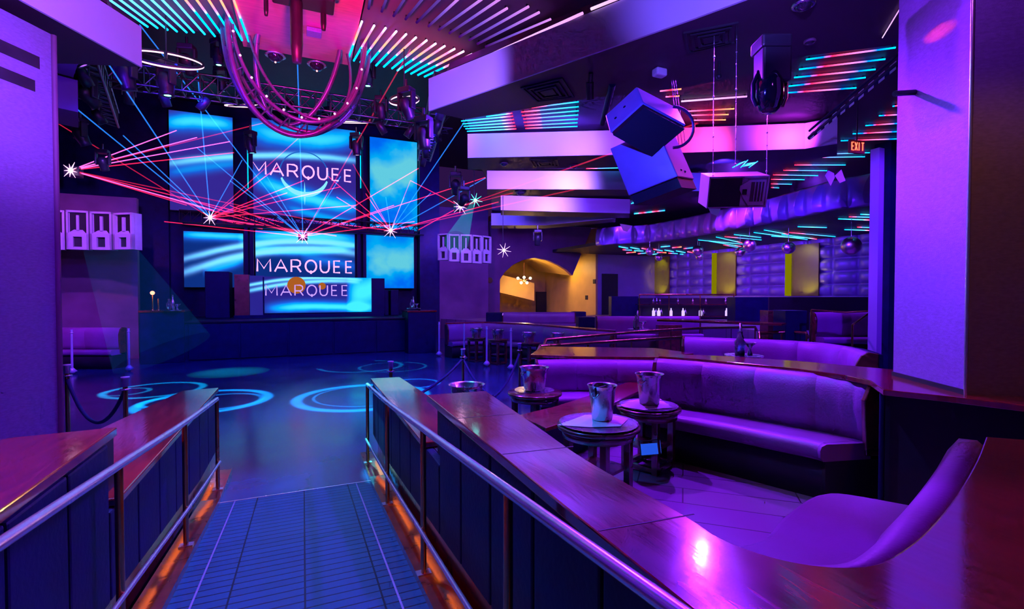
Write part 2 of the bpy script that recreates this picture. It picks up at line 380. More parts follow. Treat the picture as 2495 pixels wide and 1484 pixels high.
# vault: swept arch behind the opening
vb = MB(); nA = len(arch)
inner = [(x*1.0+.35, z+.12) for x, z in arch]
vb.add([(x, YB+.25, z) for x, z in arch]+[(x*1.06, YB+5.9, z+.5) for x, z in arch], [(i, i+1, nA+i+1, nA+i) for i in range(nA-1)], True)
struct('ceiling_vault', vb, M['goldwall'], 'golden barrel vault behind the arch')
v0 = W(1218, 712, YB+3); 
struct('wall_vestibule_stair', wall_y([W(1215, 668, YB+3), W(1302, 690, YB+3), W(1302, 733, YB+3), W(1215, 712, YB+3)], YB+3, YB+3.3), M['goldwall'], 'sloping golden bulkhead inside the arch')
dm = MB().bx(*(sorted((W(1308, 700, YB+5.8)[0], W(1350, 700, YB+5.8)[0]))), YB+5.8, YB+5.95, 0, W(1320, 711, YB+5.8)[1])
struct('door_1', dm, M['dark'], 'dark doorway inside the golden vestibule')
dm = MB().bx(*(sorted((W(1466, 700)[0], W(1504, 700)[0]))), YB-.06, YB-.01, 0, W(1470, 667)[1])
struct('door_2', dm, M['dark'], 'dark door in the padded wall right of the arch')
# chandelier with star bulbs
ch = thing('chandelier', 'small chandelier of bright star bulbs inside the golden arch', 'chandelier', U(1277, 682, Y=YB+1.5))
part(ch, 'ceiling_rod', MB().cyl(U(1277, 682, Y=YB+1.5), U(1277, 640, Y=YB+1.5), .01), M['brass'])
hb = MB(); hb.sph(U(1277, 684, Y=YB+1.5), .09); part(ch, 'hub', hb, M['brass'])
EW = emis('warm_bulb', (1, .75, .35), 25)
for px, py in ((1262, 678), (1277, 676), (1292, 678), (1270, 689), (1284, 689)):
    p = U(px, py, Y=YB+1.4); part(ch, 'arm', MB().cyl(U(1277, 684, Y=YB+1.5), p, .012), M['brass'])
    part(ch, 'bulb', MB().sph(p, .07, 10, 8), EW)
for i, (px, py) in enumerate(((1448, 686), (1429, 725))):
    p = U(px, py, X=xr-.14)
    solo('wall_plate', MB().bx(p.x-.02, p.x+.02, p.y-.12, p.y+.12, p.z-.12, p.z+.12), M['dark'], ('small dark round plate high on the golden wall', 'dark switch plate low on the golden wall')[i], 'switch', bevel=.01)
p = U(1194, 683, Y=YB-.05); solo('wall_dial', MB().cyl(p, p+Vector((0, .06, 0)), .14, n=20), M['brass'], 'round dial on the plum wall left of the arch', 'dial')
# right padded wall
XR = 19.0
pw = MB(); ny, nz = 430, 60; y0, y1, z0, z1 = 2.0, YB, 1.9, 4.4
def pill(u, cell): q = (u/cell) % 1.0; return (1-abs(2*q-1)**3)
vs = []
for i in range(ny+1):
    for j in range(nz+1):
        y = y0+(y1-y0)*i/ny; z = z0+(z1-z0)*j/nz
        vs.append((XR-.2*(pill(y, .95)*pill(z-z0, .5))**.6, y, z))
pw.add(vs, [(i*(nz+1)+j, (i+1)*(nz+1)+j, (i+1)*(nz+1)+j+1, i*(nz+1)+j+1) for i in range(ny) for j in range(nz)], True)
pw.bx(XR, XR+.3, -4, YB+.3, 0, ZR); pw.bx(XR-.2, XR, 0, YB, 0, 1.95)
struct('wall_right', pw, M['padpurple'], 'violet wall upholstered in square tufted panels')
ZL = 4.15
FA = [(2240, 470), (2121, 501), (2038, 512), (1967, 527), (1882, 544), (1783, 561), (1698, 576), (1585, 592), (1500, 596), (1456, 600)]
fp = [U(x, y, z=ZL) for x, y in FA]
def crom(P, n):
    out = []
    P = [Vector(p) for p in P]; Q = [P[0]*2-P[1]]+P+[P[-1]*2-P[-2]]
    for i in range(1, len(Q)-2):
        for k in range(n):
            t = k/n; a, b_, c, d = Q[i-1:i+3]
            out.append(.5*((2*b_)+(c-a)*t+(2*a-5*b_+4*c-d)*t*t+(3*b_-a-3*c+d)*t**3))
    out.append(P[-1]); return out
def resample(P, step):
    P = [Vector(p) for p in P]; L = [0]
    for a, b_ in zip(P, P[1:]): L.append(L[-1]+(b_-a).length)
    n = max(1, round(L[-1]/step)); out = []
    for k in range(n+1):
        s_ = L[-1]*k/n; i = 0
        while i < len(L)-2 and L[i+1] < s_: i += 1
        t = (s_-L[i])/max(1e-9, L[i+1]-L[i]); out.append(P[i].lerp(P[i+1], t))
    return out, L[-1]
def stations(path, step, flip=1):
    P, L = resample(path, step); st = []
    for i, p in enumerate(P):
        d = (P[min(i+1, len(P)-1)]-P[max(i-1, 0)]); d = Vector((d.x, d.y)).normalized()
        st.append(((p.x, p.y), (d.y*flip, -d.x*flip), L*i/(len(P)-1), None))
    return st, L
fc = crom([(p.x, p.y, 0) for p in fp], 6)
st, LF = stations(fc, .12)
# which side faces the camera
m0 = st[len(st)//2]; fl = 1 if (m0[1][0]*(0-m0[0][0])+m0[1][1]*(0-m0[0][1])) > 0 else -1
st, LF = stations(fc, .055, fl)
def fprof(t, a):
    q = (t % .66)/.66; bul = .26*(1-q)**.9*min(1, q*12)
    return [(0, ZL), (bul*.9+.02, ZL+.05), (bul+.04, ZL+.25), (bul*.8+.03, ZL+.5), (bul*.3+.02, ZL+.72), (0, ZL+.78)]
struct('bulkhead_tufted', MB().sweep(st, fprof), M['padpurple'], 'curved hanging bulkhead of billowing satin panels')
low = [(p.x, p.y) for p in crom([(p.x, p.y, 0) for p in fp], 2)]
struct('ceiling_terrace', MB().prism(low+[(low[-1][0], YB), (XR, YB), (XR, low[0][1]), ], ZL+.06, ZL+.2), M['dark'], 'low dark ceiling over the terrace')
# yellow glass panels
for i, (a, b_, t) in enumerate(((1583, 1630, 624), (1746, 1792, 612), (1928, 1994, 592))):
    nm = ('farthest', 'middle', 'nearest')[i]
    p0 = U(a, 720, X=XR-.25); p1 = U(b_, 720, X=XR-.25); zt = U(b_, t, X=XR-.25).z
    t_ = thing('yellow_wall_panel', 'tall ochre glass panel in the tufted wall, the %s of three' % nm, 'wall panel', (XR-.2, (p0.y+p1.y)/2, 1.95), 0, 'yellow panels in the tufted wall')
    part(t_, 'glass_sheet', MB().bx(XR-.26, XR-.2, p1.y, p0.y, 1.95, min(zt, ZL)), M['ochre'])
    part(t_, 'side_frame', MB().bx(XR-.36, XR-.2, p0.y, p0.y+.22, 1.95, min(zt, ZL)), emis('yellow_edge_glow', (.4, .36, .0), .45))  # glow put into the frame's material for its lit yellow edge
# ---------------------------------------------------------------- stage
YS = 17.0
x0 = U(440, 778, Y=YS).x; x1 = U(1000, 773, Y=YS).x
struct('stage', MB().bx(x0-1, x1+.8, YS, 22.4, 0, 1.2), M['navy'], 'low dark navy stage in front of the screens')
b = MB().bx(x0-1, x1+.8, YS-.05, YS, 1.15, 1.21)
solo('stage_nosing', b, M['blackmetal'], 'dark metal strip along the front edge of the stage', 'strip', bevel=.01)
for i in range(5):
    xx = x0+.2+i*(x1-x0)/5
    solo('stage_front_panel', MB().bx(xx, xx+(x1-x0)/5-.06, YS-.035, YS-.002, .05, 1.1), M['navy'], 'navy panel on the stage front, %s from the left' % ORD[i], 'panel', 'navy stage front panels', bevel=.01)
def podium(a, b_, yt, yb, nm):
    pa = U(a, yb, z=0); pb = U(b_, yb, z=0); zt = 2+(718-yt)/1180*pa.dot(F)
    Y = pa.y
    t = thing('podium', nm+' square navy podium at the stage corner', 'podium', ((pa.x+pb.x)/2, Y+.5, 0))
    pbx = U(b_, yb, Y=Y)
    part(t, 'body', MB().bx(pa.x, pbx.x, Y, Y+1.1, 0, zt-.06), M['navy'], bevel=.01)
    part(t, 'top_board', MB().bx(pa.x-.03, pbx.x+.03, Y-.03, Y+1.13, zt-.06, zt), M['wood'], bevel=.008)
    return (pa.x+pbx.x)/2, Y+.5, zt
PL = podium(342, 450, 757, 888, 'left'); PR = podium(995, 1062, 757, 862, 'right')
# screens
YW = 20.5
def WX(px): return U(px, 560, Y=YW).x
def WZ(px, py): return U(px, py, Y=YW).z
def screen_mat(name, bands, base, cl=None, s=1.0, clouds=0.0):
    """moving image on an LED wall: glowing bands, each (3 pixel points, width m, strength)"""
    m, nt, out = newmat(name); N = nt.nodes; L = nt.links
    g = N.new('ShaderNodeNewGeometry'); sx = N.new('ShaderNodeSeparateXYZ'); L.new(g.outputs['Position'], sx.inputs[0])
    X = E(nt, sx.outputs[0]); Z = E(nt, sx.outputs[2])
    nz = N.new('ShaderNodeTexNoise'); nz.inputs['Scale'].default_value = .8; nz.inputs['Detail'].default_value = 4; L.new(g.outputs['Position'], nz.inputs[0])
    nn = E(nt, nz.outputs[0]); tot = nn*clouds if clouds else nn*.05; hot = nn*0.0
    for pts, w, st_ in bands:
        q = [(U(a, b_, Y=YW).x, U(a, b_, Y=YW).z) for a, b_ in pts]
        (xa, ya), (xb, yb), (xc, yc) = q
        A = (yc-(xc*(yb-ya)+xb*ya-xa*yb)/(xb-xa))/(xc*(xc-xa-xb)+xa*xb)
        B = (yb-ya)/(xb-xa)-A*(xa+xb); Cc = (xb*ya-xa*yb)/(xb-xa)+A*xa*xb
        f = X*X*A+X*B+Cc
        xm = (xa+xc)/2; hw = abs(xc-xa)/2
        fade = ((X-xm)/(hw*1.15)); fade = fade*fade; fade = (fade*fade*-1.0+1.0).clamp()
        gss = (Z-f+(nn-.5)*(w*.8)).gauss(w)*fade*st_
        tot = tot+gss; 
        if w < .14: hot = hot+(gss*.6)
    cr = N.new('ShaderNodeValToRGB'); L.new(tot.clamp().v, cr.inputs[0]); el = cr.color_ramp.elements
    st2 = cl or [(0, base), (.35, (.01, .1, .65)), (.7, (.0, .4, 1)), (1, (.05, .75, 1))]
    while len(el) < len(st2): el.new(.5)
    for q, (p, c) in zip(el, st2): q.position = p; q.color = (*c, 1)
    mx = N.new('ShaderNodeMix'); mx.data_type = 'RGBA'; L.new(hot.clamp().v, mx.inputs[0]); L.new(cr.outputs[0], mx.inputs[6]); mx.inputs[7].default_value = (.35, .85, 1, 1)
    # pixel grid of the LED wall
    e = N.new('ShaderNodeEmission'); L.new(mx.outputs[2], e.inputs[0]); e.inputs[1].default_value = s; L.new(e.outputs[0], out.inputs[0]); return m
UPB_OLD = [([(412, 392), (640, 378), (868, 395)], .13, .9), ([(412, 415), (560, 405), (640, 398)], .25, .6), ([(600, 318), (740, 350), (868, 335)], .6, .95), ([(412, 290), (500, 300), (600, 318)], .36, 1.0),
       ([(600, 430), (740, 490), (868, 525)], .55, 1.0), ([(700, 450), (800, 480), (868, 470)], .3, .6), ([(412, 440), (480, 445), (570, 430)], .2, .25)]
UPB = [([(405, 398), (640, 379), (872, 392)], .11, .9), ([(405, 418), (520, 405), (600, 396)], .2, .5), ([(600, 312), (740, 338), (872, 330)], .42, .9), ([(400, 300), (490, 296), (570, 306)], .28, .95),
       ([(620, 432), (740, 480), (872, 505)], .32, .95), ([(700, 505), (790, 530), (872, 545)], .16, .6)]
SU = screen_mat('screen_swirl_upper', UPB, (.035, .012, .24), s=.9)
LOB = [([(445, 632), (600, 598), (868, 600)], .1, 1.0), ([(445, 665), (620, 618), (868, 618)], .12, 1.0), ([(440, 572), (530, 574), (610, 580)], .16, .9), ([(600, 578), (740, 574), (872, 586)], .22, .95),
       ([(600, 600), (700, 612), (860, 600)], .16, .8), ([(500, 660), (560, 645), (600, 632)], .15, .7), ([(740, 630), (820, 640), (868, 650)], .2, .4)]
SLo = screen_mat('screen_swirl_lower', LOB, (.003, .02, .17), s=.9)
SC = screen_mat('screen_sky', [([(895, 400), (950, 430), (1020, 400)], .7, .5), ([(895, 620), (950, 630), (1020, 620)], .7, .5)], (.0, .1, .8), clouds=1.05,
   cl=[(0, (.0, .05, .6)), (.45, (.0, .15, .9)), (.7, (.0, .4, .9)), (.95, (.12, .6, .75))], s=.85)
LIT = emis('pink_letters', (1, .38, .8), 1.3)
def strokes(ch):
    c = [(.5+.5*math.sin(2*PI*k/24), .5+.5*math.cos(2*PI*k/24)) for k in range(25)]
    return {'M': [[(0, 0), (.02, 1), (.5, .25), (.98, 1), (1, 0)]], 'A': [[(0, 0), (.5, 1), (1, 0)], [(.2, .33), (.8, .33)]],
            'R': [[(0, 0), (0, 1), (.6, 1), (.85, .9), (.9, .72), (.85, .55), (.6, .45), (0, .45)], [(.55, .45), (.95, 0)]],
            'Q': [c, [(.5, .14), (.5, -.14)], [(.38, .0), (.62, .0)]], 'U': [[(0, 1), (0, .35), (.1, .12), (.3, 0), (.6, 0), (.8, .12), (.9, .35), (.9, 1)]],
            'E': [[(.75, 0), (0, 0), (0, 1), (.75, 1)], [(0, .5), (.68, .5)]]}[ch]
def lettering(par, X0, X1, z, h, Y, mat, slope=0, lw=.032, name='letter'):
    wd = {'M': 1.25, 'A': 1.2, 'R': 1.0, 'Q': 1.1, 'U': 1.0, 'E': .85}; gp = .42
    word = 'MARQUEE'; tot = sum(wd[c] for c in word)+gp*(len(word)-1); sc = (X1-X0)/tot; x = X0
    for c in word:
        b = MB()
        for pl in strokes(c):
            pts = [(x+u*wd[c]*sc, Y, z+v*h*(1.0)+(x-X0)*slope) for u, v in pl]
            b.tube(pts, lw, 6)
        part(par, name, b, mat); x += (wd[c]+gp)*sc
def screen(nm, a, b_, t, bt, mat, lab, Y=YW, txt=None):
    X0 = U(a, t, Y=Y).x; X1 = U(b_, t, Y=Y).x; Z1 = U((a+b_)/2, t, Y=Y).z; Z0 = U((a+b_)/2, bt, Y=Y).z
    o = thing(nm, lab, 'screen', ((X0+X1)/2, Y+.1, Z0))
    part(o, 'housing', MB().bx(X0-.02, X1+.02, Y+.03, Y+.2, Z0-.02, Z1+.02), M['blackmetal'])
    part(o, 'display_panel', MB().bx(X0, X1, Y, Y+.03, Z0, Z1), mat)
    return o, X0, X1, Z0, Z1
screen('video_wall', 411, 566, 277, 515, SU, 'upper left LED wall with a cyan patch above a violet field')
o, a0, a1, c0, c1 = screen('video_wall', 613, 866, 303, 556, SU, 'large upper middle LED wall with slanting pink letters and cyan swirls')
lettering(o, U(614, 420, Y=20.44).x, U(860, 430, Y=20.44).x, U(614, 422, Y=20.44).z, .46, 20.44, LIT)
em = MB()   # crescent and star emblem under the word
def arcp(cx, cz, r, t0, t1, Y, n=24): return [(cx+r*math.cos(t0+(t1-t0)*k/n), Y, cz+r*math.sin(t0+(t1-t0)*k/n)) for k in range(n+1)]
EMB = emis('emblem_cyan', (.25, .8, 1), .9); EMF = emis('emblem_faint_blue', (.02, .16, .7), .7)
def emblem(o, px, py, rpx, Y, k=1.0):
    c = U(px, py, Y=Y); r = (U(px+rpx, py, Y=Y)-c).length
    b = MB(); o1 = arcp(c.x, c.z, r, PI*1.08, PI*1.92, Y); i1 = arcp(c.x, c.z+r*.22, r*1.0, PI*1.14, PI*1.86, Y)
    n = len(o1); b.add([Vector(v) for v in o1]+[Vector(v) for v in i1], [(i, i+1, n+i+1, n+i) for i in range(n-1)]); part(o, 'crescent', b, EMB)
    s = r*.42; zc = c.z-r*.95; q = [(0, s*1.5), (s*.1, .1*s), (s*.45, 0), (s*.1, -.1*s), (0, -s), (-s*.1, -.1*s), (-s*.45, 0), (-s*.1, .1*s)]
    part(o, 'star', MB().add([(c.x+u, Y-.004, zc+v) for u, v in q], [tuple(range(8))]), EMB)
    part(o, 'halo_arc', MB().tube(arcp(c.x, c.z, r, -.1, PI+.1, Y), .02, 6), EMF)
emblem(o, 742, 425, 58, 20.47)
screen('video_wall', 901, 1016, 340, 560, SC, 'upper right LED wall with cloudy cyan image')
screen('video_wall', 447, 592, 566, 700, SLo, 'lower left LED wall with thin curving cyan streaks')
o, a0, a1, c0, c1 = screen('video_wall', 622, 864, 566, 690, SLo, 'lower middle LED wall with pink letters under cyan streaks')
lettering(o, U(627, 660, Y=20.44).x, U(862, 660, Y=20.44).x, U(740, 663, Y=20.44).z, .46, 20.44, LIT)
screen('video_wall', 892, 1008, 575, 702, SC, 'lower right LED wall with cloudy cyan image')
for px in (604, 878):
    for q in (0, 1):
        x = U(px-4+q*14, 600, Y=20.3).x; nm = ('left', 'right')[px > 700]
        solo('screen_mast', MB().bx(x-.06, x+.06, 20.2, 20.32, 1.2, WZ(px, 340)), M['navy'], 'dark vertical mast, %s of the pair %s of the middle LED walls' % (('left', 'right')[q], nm), 'mast', 'masts between the LED walls')
    x = U(px+1, 600, Y=20.4).x
    solo('mast_light', MB().bx(x-.03, x+.03, 20.36, 20.42, WZ(px, 460), WZ(px, 350)), emis('mast_glow', (.0, .6, 1), 1.2), 'thin cyan light between the masts %s of the middle LED wall' % nm, 'light')
# DJ booth
YD = 18.6
def DX(px, py=720): return U(px, py, Y=YD).x
def DZ(py, px=740): return U(px, py, Y=YD).z
DJB = [([(572, 702), (740, 678), (865, 680)], .05, 1.0), ([(590, 712), (740, 688), (860, 686)], .06, .9), ([(660, 752), (760, 747), (905, 750)], .17, 1.0), ([(850, 712), (890, 705), (935, 700)], .7, 1.0)]
YWb = YW; YW = YD
SDJ = screen_mat('screen_booth', DJB, (.02, .008, .2)); YW = YWb
t = thing('dj_booth', 'DJ booth on the stage with a glowing cyan video front', 'dj booth', ((DX(570)+DX(905))/2, YD+.5, 1.2))
part(t, 'counter_body', MB().bx(DX(640), DX(935), YD+.06, YD+1.4, 1.2, DZ(676)), M['navy'])
fp_ = part(t, 'video_front', MB().bx(DX(644), DX(905), YD, YD+.05, DZ(762), DZ(675)), SDJ)
part(t, 'plinth', MB().bx(DX(570), DX(935), YD-.1, YD+1.4, 1.2, 1.3), M['navy'])
part(t, 'side_column', MB().bx(DX(571), DX(607), YD+.02, YD+.4, 1.3, DZ(671)), pbr('copper_lacquer', (.45, .16, .06), .3, .4))
part(t, 'end_column', MB().bx(DX(905), DX(937), YD-.02, YD+.5, 1.3, DZ(676)), M['navy'])
part(t, 'side_screen', MB().bx(DX(608), DX(643), YD+.1, YD+.15, 1.3, DZ(673)), SDJ)
lettering(t, DX(648), DX(850), DZ(720), .36, YD-.03, emis('violet_letters', (.6, .35, 1), .9), lw=.022)
OG = emis('orange_reflection', (.5, .13, .02), .7)  # orange reflections on the video front, put in as glowing discs
for a, b_, yt, yb, nm in ((700, 745, 672, 718, 'blotch'), (776, 794, 684, 710, 'blotch')):
    c = U((a+b_)/2, (yt+yb)/2, Y=YD-.03); part(t, 'reflection_disc', MB().cyl(c, c+Vector((0, .03, 0)), abs(DX(b_)-DX(a))/2, n=24), OG)
for px, w in ((515, 40), (544, 25), (945, 10), (965, 20)):
    z = (DZ(664), DZ(664), DZ(705), DZ(705))[(515, 544, 945, 965).index(px)]
    solo('stage_cabinet', MB().bx(DX(px-w/2), DX(px+w/2), YD+.3, YD+1.1, 1.205, z), M['navy'], 'dark %s cabinet on the stage %s' % (('wide', 'slim', 'narrow', 'square')[(515, 544, 945, 965).index(px)], 'left of the DJ booth' if px < 700 else 'right of the DJ booth'), 'cabinet', bevel=.02)
# truss and dark walls beside the screens
struct('wall_stage_left', MB().bx(-14, U(410, 500, Y=20.6).x, 20.6, 20.8, 0, 9), M['navy'], 'navy wall left of the LED walls')
struct('wall_stage_back', MB().bx(U(405, 500, Y=20.9).x, U(1062, 500, Y=20.9).x, 20.9, 21.1, 0, 9), M['navy'], 'dark wall behind the LED walls')
struct('wall_stage_right', MB().bx(U(1018, 600, Y=20.6).x, U(1065, 600, Y=20.6).x, 20.2, 20.6, 0, 9), M['navy'], 'dark return right of the LED walls')
struct('wall_left_return', MB().bx(-14, U(335, 640, Y=18.5).x, 18.5, 18.7, 0, 5), M['plum'], 'plum wall under the left speaker cluster')
struct('wall_right_return', MB().bx(U(1062, 640, Y=20).x, U(1200, 640, Y=20).x+.4, 21.6, 21.8, 0, 6), M['plum'], 'plum wall under the right speaker cluster')
def truss(name, p0, p1, w, lab, mat='truss', n=10, r=.025, cat='truss', rr=None):
    p0 = Vector(p0); p1 = Vector(p1); d = (p1-p0).normalized(); s_ = d.cross(Vector((0, 0, 1))).normalized()*w/2; u = s_.cross(d).normalized()*w/2
    t = thing(name, lab, cat, (p0+p1)/2)
    cs = [s_+u, -s_+u, -s_-u, s_-u]
    for c in cs: part(t, 'chord', MB().cyl(p0+c, p1+c, r, n=8), M[mat])
    b = MB()
    for k in range(n):
        a = p0.lerp(p1, k/n); e = p0.lerp(p1, (k+1)/n)
        for i in range(4):
            b.cyl(a+cs[i], e+cs[(i+1) % 4], r*.6, n=6); b.cyl(a+cs[i], a+cs[(i+1) % 4], r*.6, n=6)
    part(t, 'lacing', b, M[mat]); return t
truss('lighting_truss', U(440, 528, Y=20.2), U(1030, 562, Y=20.2), .4, 'dark truss between the upper and lower LED walls', 'blackmetal', 26)
solo('truss_cover', MB().par(U(445, 545, Y=20.1), U(1010, 577, Y=20.1)-U(445, 545, Y=20.1), Vector((0, .3, 0)), Vector((0, 0, .28))), M['navy'], 'dark band under the truss between the LED walls', 'cover')
truss('lighting_truss', (-3.6, 12.4, 6.5), (3.6, 12.4, 6.5), .4, 'aluminium truss across the hall behind the hoop sculpture', 'truss', 22)
truss('lighting_truss', (-3.0, 8.6, 6.2), (-4.2, 14.5, 6.2), .35, 'aluminium truss along the left of the dance floor', 'truss', 20)
truss('lighting_truss', (2.6, 9.4, 6.2), (3.4, 14.5, 6.2), .35, 'aluminium truss along the right of the dance floor', 'truss', 20)
# ---------------------------------------------------------------- ramp side walls, ledges, rails
def XW(s, y=0): return s*.8 if s > 0 else -.9
AMB = emis('amber_strip', (1, .15, .01), 2.6)
for s, nm in ((1, 'right'), (-1, 'left')):
    xo = XW(s); xi = xo+s*.34
    hw = thing('half_wall', 'low wall of navy padded panels along the %s of the ramp' % nm, 'wall', (xo+s*.17, 2.5, 0))
    def hb(a, b_, y0, y1, z0, z1): return MB().bx(min(a, b_), max(a, b_), y0, y1, z0, z1)
    part(hw, 'core', hb(xo+s*.06, xi, -2.2, 6.25, 0, .90), M['dark'])
    part(hw, 'core', hb(xo+s*.06, xi, -2.2, 3.30, .9, 1.25), M['dark'])
    # panels hang over a recessed skirting
    ys = [6.25-.46*k for k in range(19)]
    for y in ys:
        y0 = y-.455; zt = .9 if y > 3.35 else 1.25
        zb = rz_(y-.2)+.24
        b = MB(); ya, yb = y0, y-.006
        za, zb2 = rz_(ya)+.24, rz_(yb)+.24
        xa, xb = xo, xo+s*.06
        b.add([(xa, ya, za), (xa, yb, zb2), (xa, yb, zt), (xa, ya, zt), (xb, ya, za), (xb, yb, zb2), (xb, yb, zt), (xb, ya, zt)], [(0,1,2,3),(4,5,6,7),(0,1,5,4),(1,2,6,5),(2,3,7,6),(3,0,4,7)])
        part(hw, 'padded_panel', b, M['navy'], bevel=.012)
    b = MB(); xk = xo+s*.05
    b.add([(xk, 6.2, 0), (xk, 5.33, 0), (xk, -2.2, rz_(-2.2)), (xk, -2.2, rz_(-2.2)+.3), (xk, 5.33, .3), (xk, 6.2, .3)], [(0,1,2,3,4,5)])
    part(hw, 'skirting', b, M['tablewood'])
    kb = MB(); xc = xo-s*.16
    kb.add([(xo, 6.2, .05), (xc, 6.2, .05), (xc, 5.33, .05), (xc, -2.2, rz_(-2.2)+.05), (xo, -2.2, rz_(-2.2)+.05), (xo, 5.33, .05), (xc, 6.2, 0), (xc, 5.33, 0), (xc, -2.2, rz_(-2.2))],
           [(0,1,2,3,4,5),(1,6,7,2),(2,7,8,3)])
    part(hw, 'kerb', kb, M['tablewood'])
    for y in (5.9, 4.6, 3.6, 2.6, 1.6, .6, -.4):
        part(hw, 'amber_light', MB().add([(xk-s*.004, y-.4, rz_(y-.4)+.226), (xk-s*.004, y+.4, rz_(y+.4)+.226), (xk-s*.02, y+.4, rz_(y+.4)+.226), (xk-s*.02, y-.4, rz_(y-.4)+.226), (xk-s*.004, y-.4, rz_(y-.4)+.236), (xk-s*.004, y+.4, rz_(y+.4)+.236), (xk-s*.02, y+.4, rz_(y+.4)+.236), (xk-s*.02, y-.4, rz_(y-.4)+.236)], [(0,1,2,3),(4,5,6,7),(0,1,5,4),(1,2,6,5),(2,3,7,6),(3,0,4,7)]), AMB)
    # ledges
    LZ = .945
    if s > 0: l1 = [(.78, 6.3), (1.14, 6.25), (1.22, 4.6), (1.2, 3.4), (.78, 3.4)]
    else: l1 = [(-.88, 6.35), (-1.22, 6.3), (-1.5, 4.6), (-1.65, 3.1), (-.88, 3.1)]
    b = MB().prism(l1, .9, LZ)
    solo('wooden_ledge', b, M['wood'], 'lower polished wooden ledge at the foot of the ramp, %s side' % nm, 'ledge', bevel=.008)
# high ledge right: curved counter around the near booth
inner = [(1.22, 3.3), (1.15, 2.4), (1.10, 1.75), U2(1660, 1250, 1.3), U2(1760, 1312, 1.3), U2(1880, 1356, 1.3), U2(2000, 1378, 1.3), U2(2110, 1378, 1.3), U2(2180, 1352, 1.3), U2(2260, 1290, 1.3), U2(2330, 1205, 1.3), U2(2380, 1120, 1.3), U2(2402, 1064, 1.3)]
inc = crom([(x, y, 0) for x, y in inner], 4)
poly = [(.79, 3.33)]+[(p.x, p.y) for p in inc]+[U2(2495, 1071, 1.3), (4.4, 1.3), (4.4, -1.5), (.79, -1.5)]
solo('wooden_ledge', MB().prism(poly, 1.255, 1.3), M['wood'], 'high polished wooden ledge curving around the near booth beside the ramp', 'ledge', bevel=.006)
for y in (2.62, 1.95, 1.2):
    solo('ledge_joint', MB().par(Vector((.80, y, 1.3003)), Vector((.34, -.03, 0)), Vector((0, .006, 0)), Vector((0, 0, .0006))), M['dark'], {2.62: 'thin dark joint across the curved ledge, farthest of three', 1.95: 'thin dark joint across the curved ledge, middle of three', 1.2: 'thin dark joint across the curved ledge, nearest of three'}[y], 'joint', 'joints in the curved ledge')
body = [(.9, 3.25)]+[(p.x, p.y) for p in crom([(x, y, 0) for x, y in [(a-.0, b_) for a, b_ in inner]], 2)]+[(4.3, 1.2), (4.3, -1.4), (.9, -1.4)]
def shrink(P, k): # offset toward the counter side (left of the inner path)
    out = []
    for i, p in enumerate(P):
        d = P[min(i+1, len(P)-1)]-P[max(i-1, 0)]; d.normalize(); out.append((p.x-d.y*-k*-1, p.y+d.x*-k))
    return out
inn_b = [(p.x, p.y) for p in inc]
struct('wall_booth_near', MB().prism([(1.13, 3.25)]+[(x, y) for x, y in shrink(inc, .04)]+[(4.35, 1.25), (4.35, -1.4), (1.13, -1.4)], .3, 1.25), M['dark'], 'dark wall carrying the curved ledge')
# left high ledge
solo('wooden_ledge', MB().prism([(-.88, 3.08), (-1.28, 3.05), (-1.6, 2.75), (-2.0, 2.2), (-2.6, 1.6), (-2.6, -1), (-.88, -1)], 1.275, 1.32), M['wood'], 'high polished wooden ledge at the left edge, raised over the lower one', 'ledge', bevel=.006)
struct('wall_booth_left', MB().prism([(-1.24, 3.0), (-1.5, 2.75), (-1.95, 2.15), (-2.5, 1.6), (-2.5, -1), (-1.24, -1)], 0, 1.27), M['navy'])
# handrails
for s, nm in ((1, 'right'), (-1, 'left')):
    hr = thing('handrail', 'round metal handrail with brass posts and foot rail, %s of the ramp' % nm, 'handrail', (s*.68, 2.5, 0))
    if s > 0: P = [(.68, 5.78), (.68, 4.36), (.68, 2.96), (.68, 1.607), (.70, .5)]
    else: P = [(-.79, 5.57), (-.80, 4.19), (-.82, 2.88), (-.83, 1.5), (-.83, .2)]
    pts = [(x, y, rz_(y)+.96) for x, y in P]+[(P[-1][0], -1.2, rz_(-1.2)+.96)]
    pts[-2] = (pts[-2][0], pts[-2][1], rz_(P[-1][1])+.95)
    part(hr, 'top_rail', MB().tube(crom(pts, 4), .021, 16), M['chrome'])
    fpts = [(x+s*-.02, y, rz_(y)+.33) for x, y in P]+[(P[-1][0]-s*.02, -1.2, rz_(-1.2)+.33)]
    part(hr, 'foot_rail', MB().tube(crom(fpts, 2), .013, 10), M['chrome'])
    for x, y in P:
        zf = rz_(y)+(.05)
        part(hr, 'post', MB().cyl((x, y, zf), (x, y, rz_(y)+.95), .018, n=14), M['brass'])
        part(hr, 'post_flange', MB().bx(x-.045, x+.045, y-.03, y+.03, zf, zf+.012), M['chrome'])
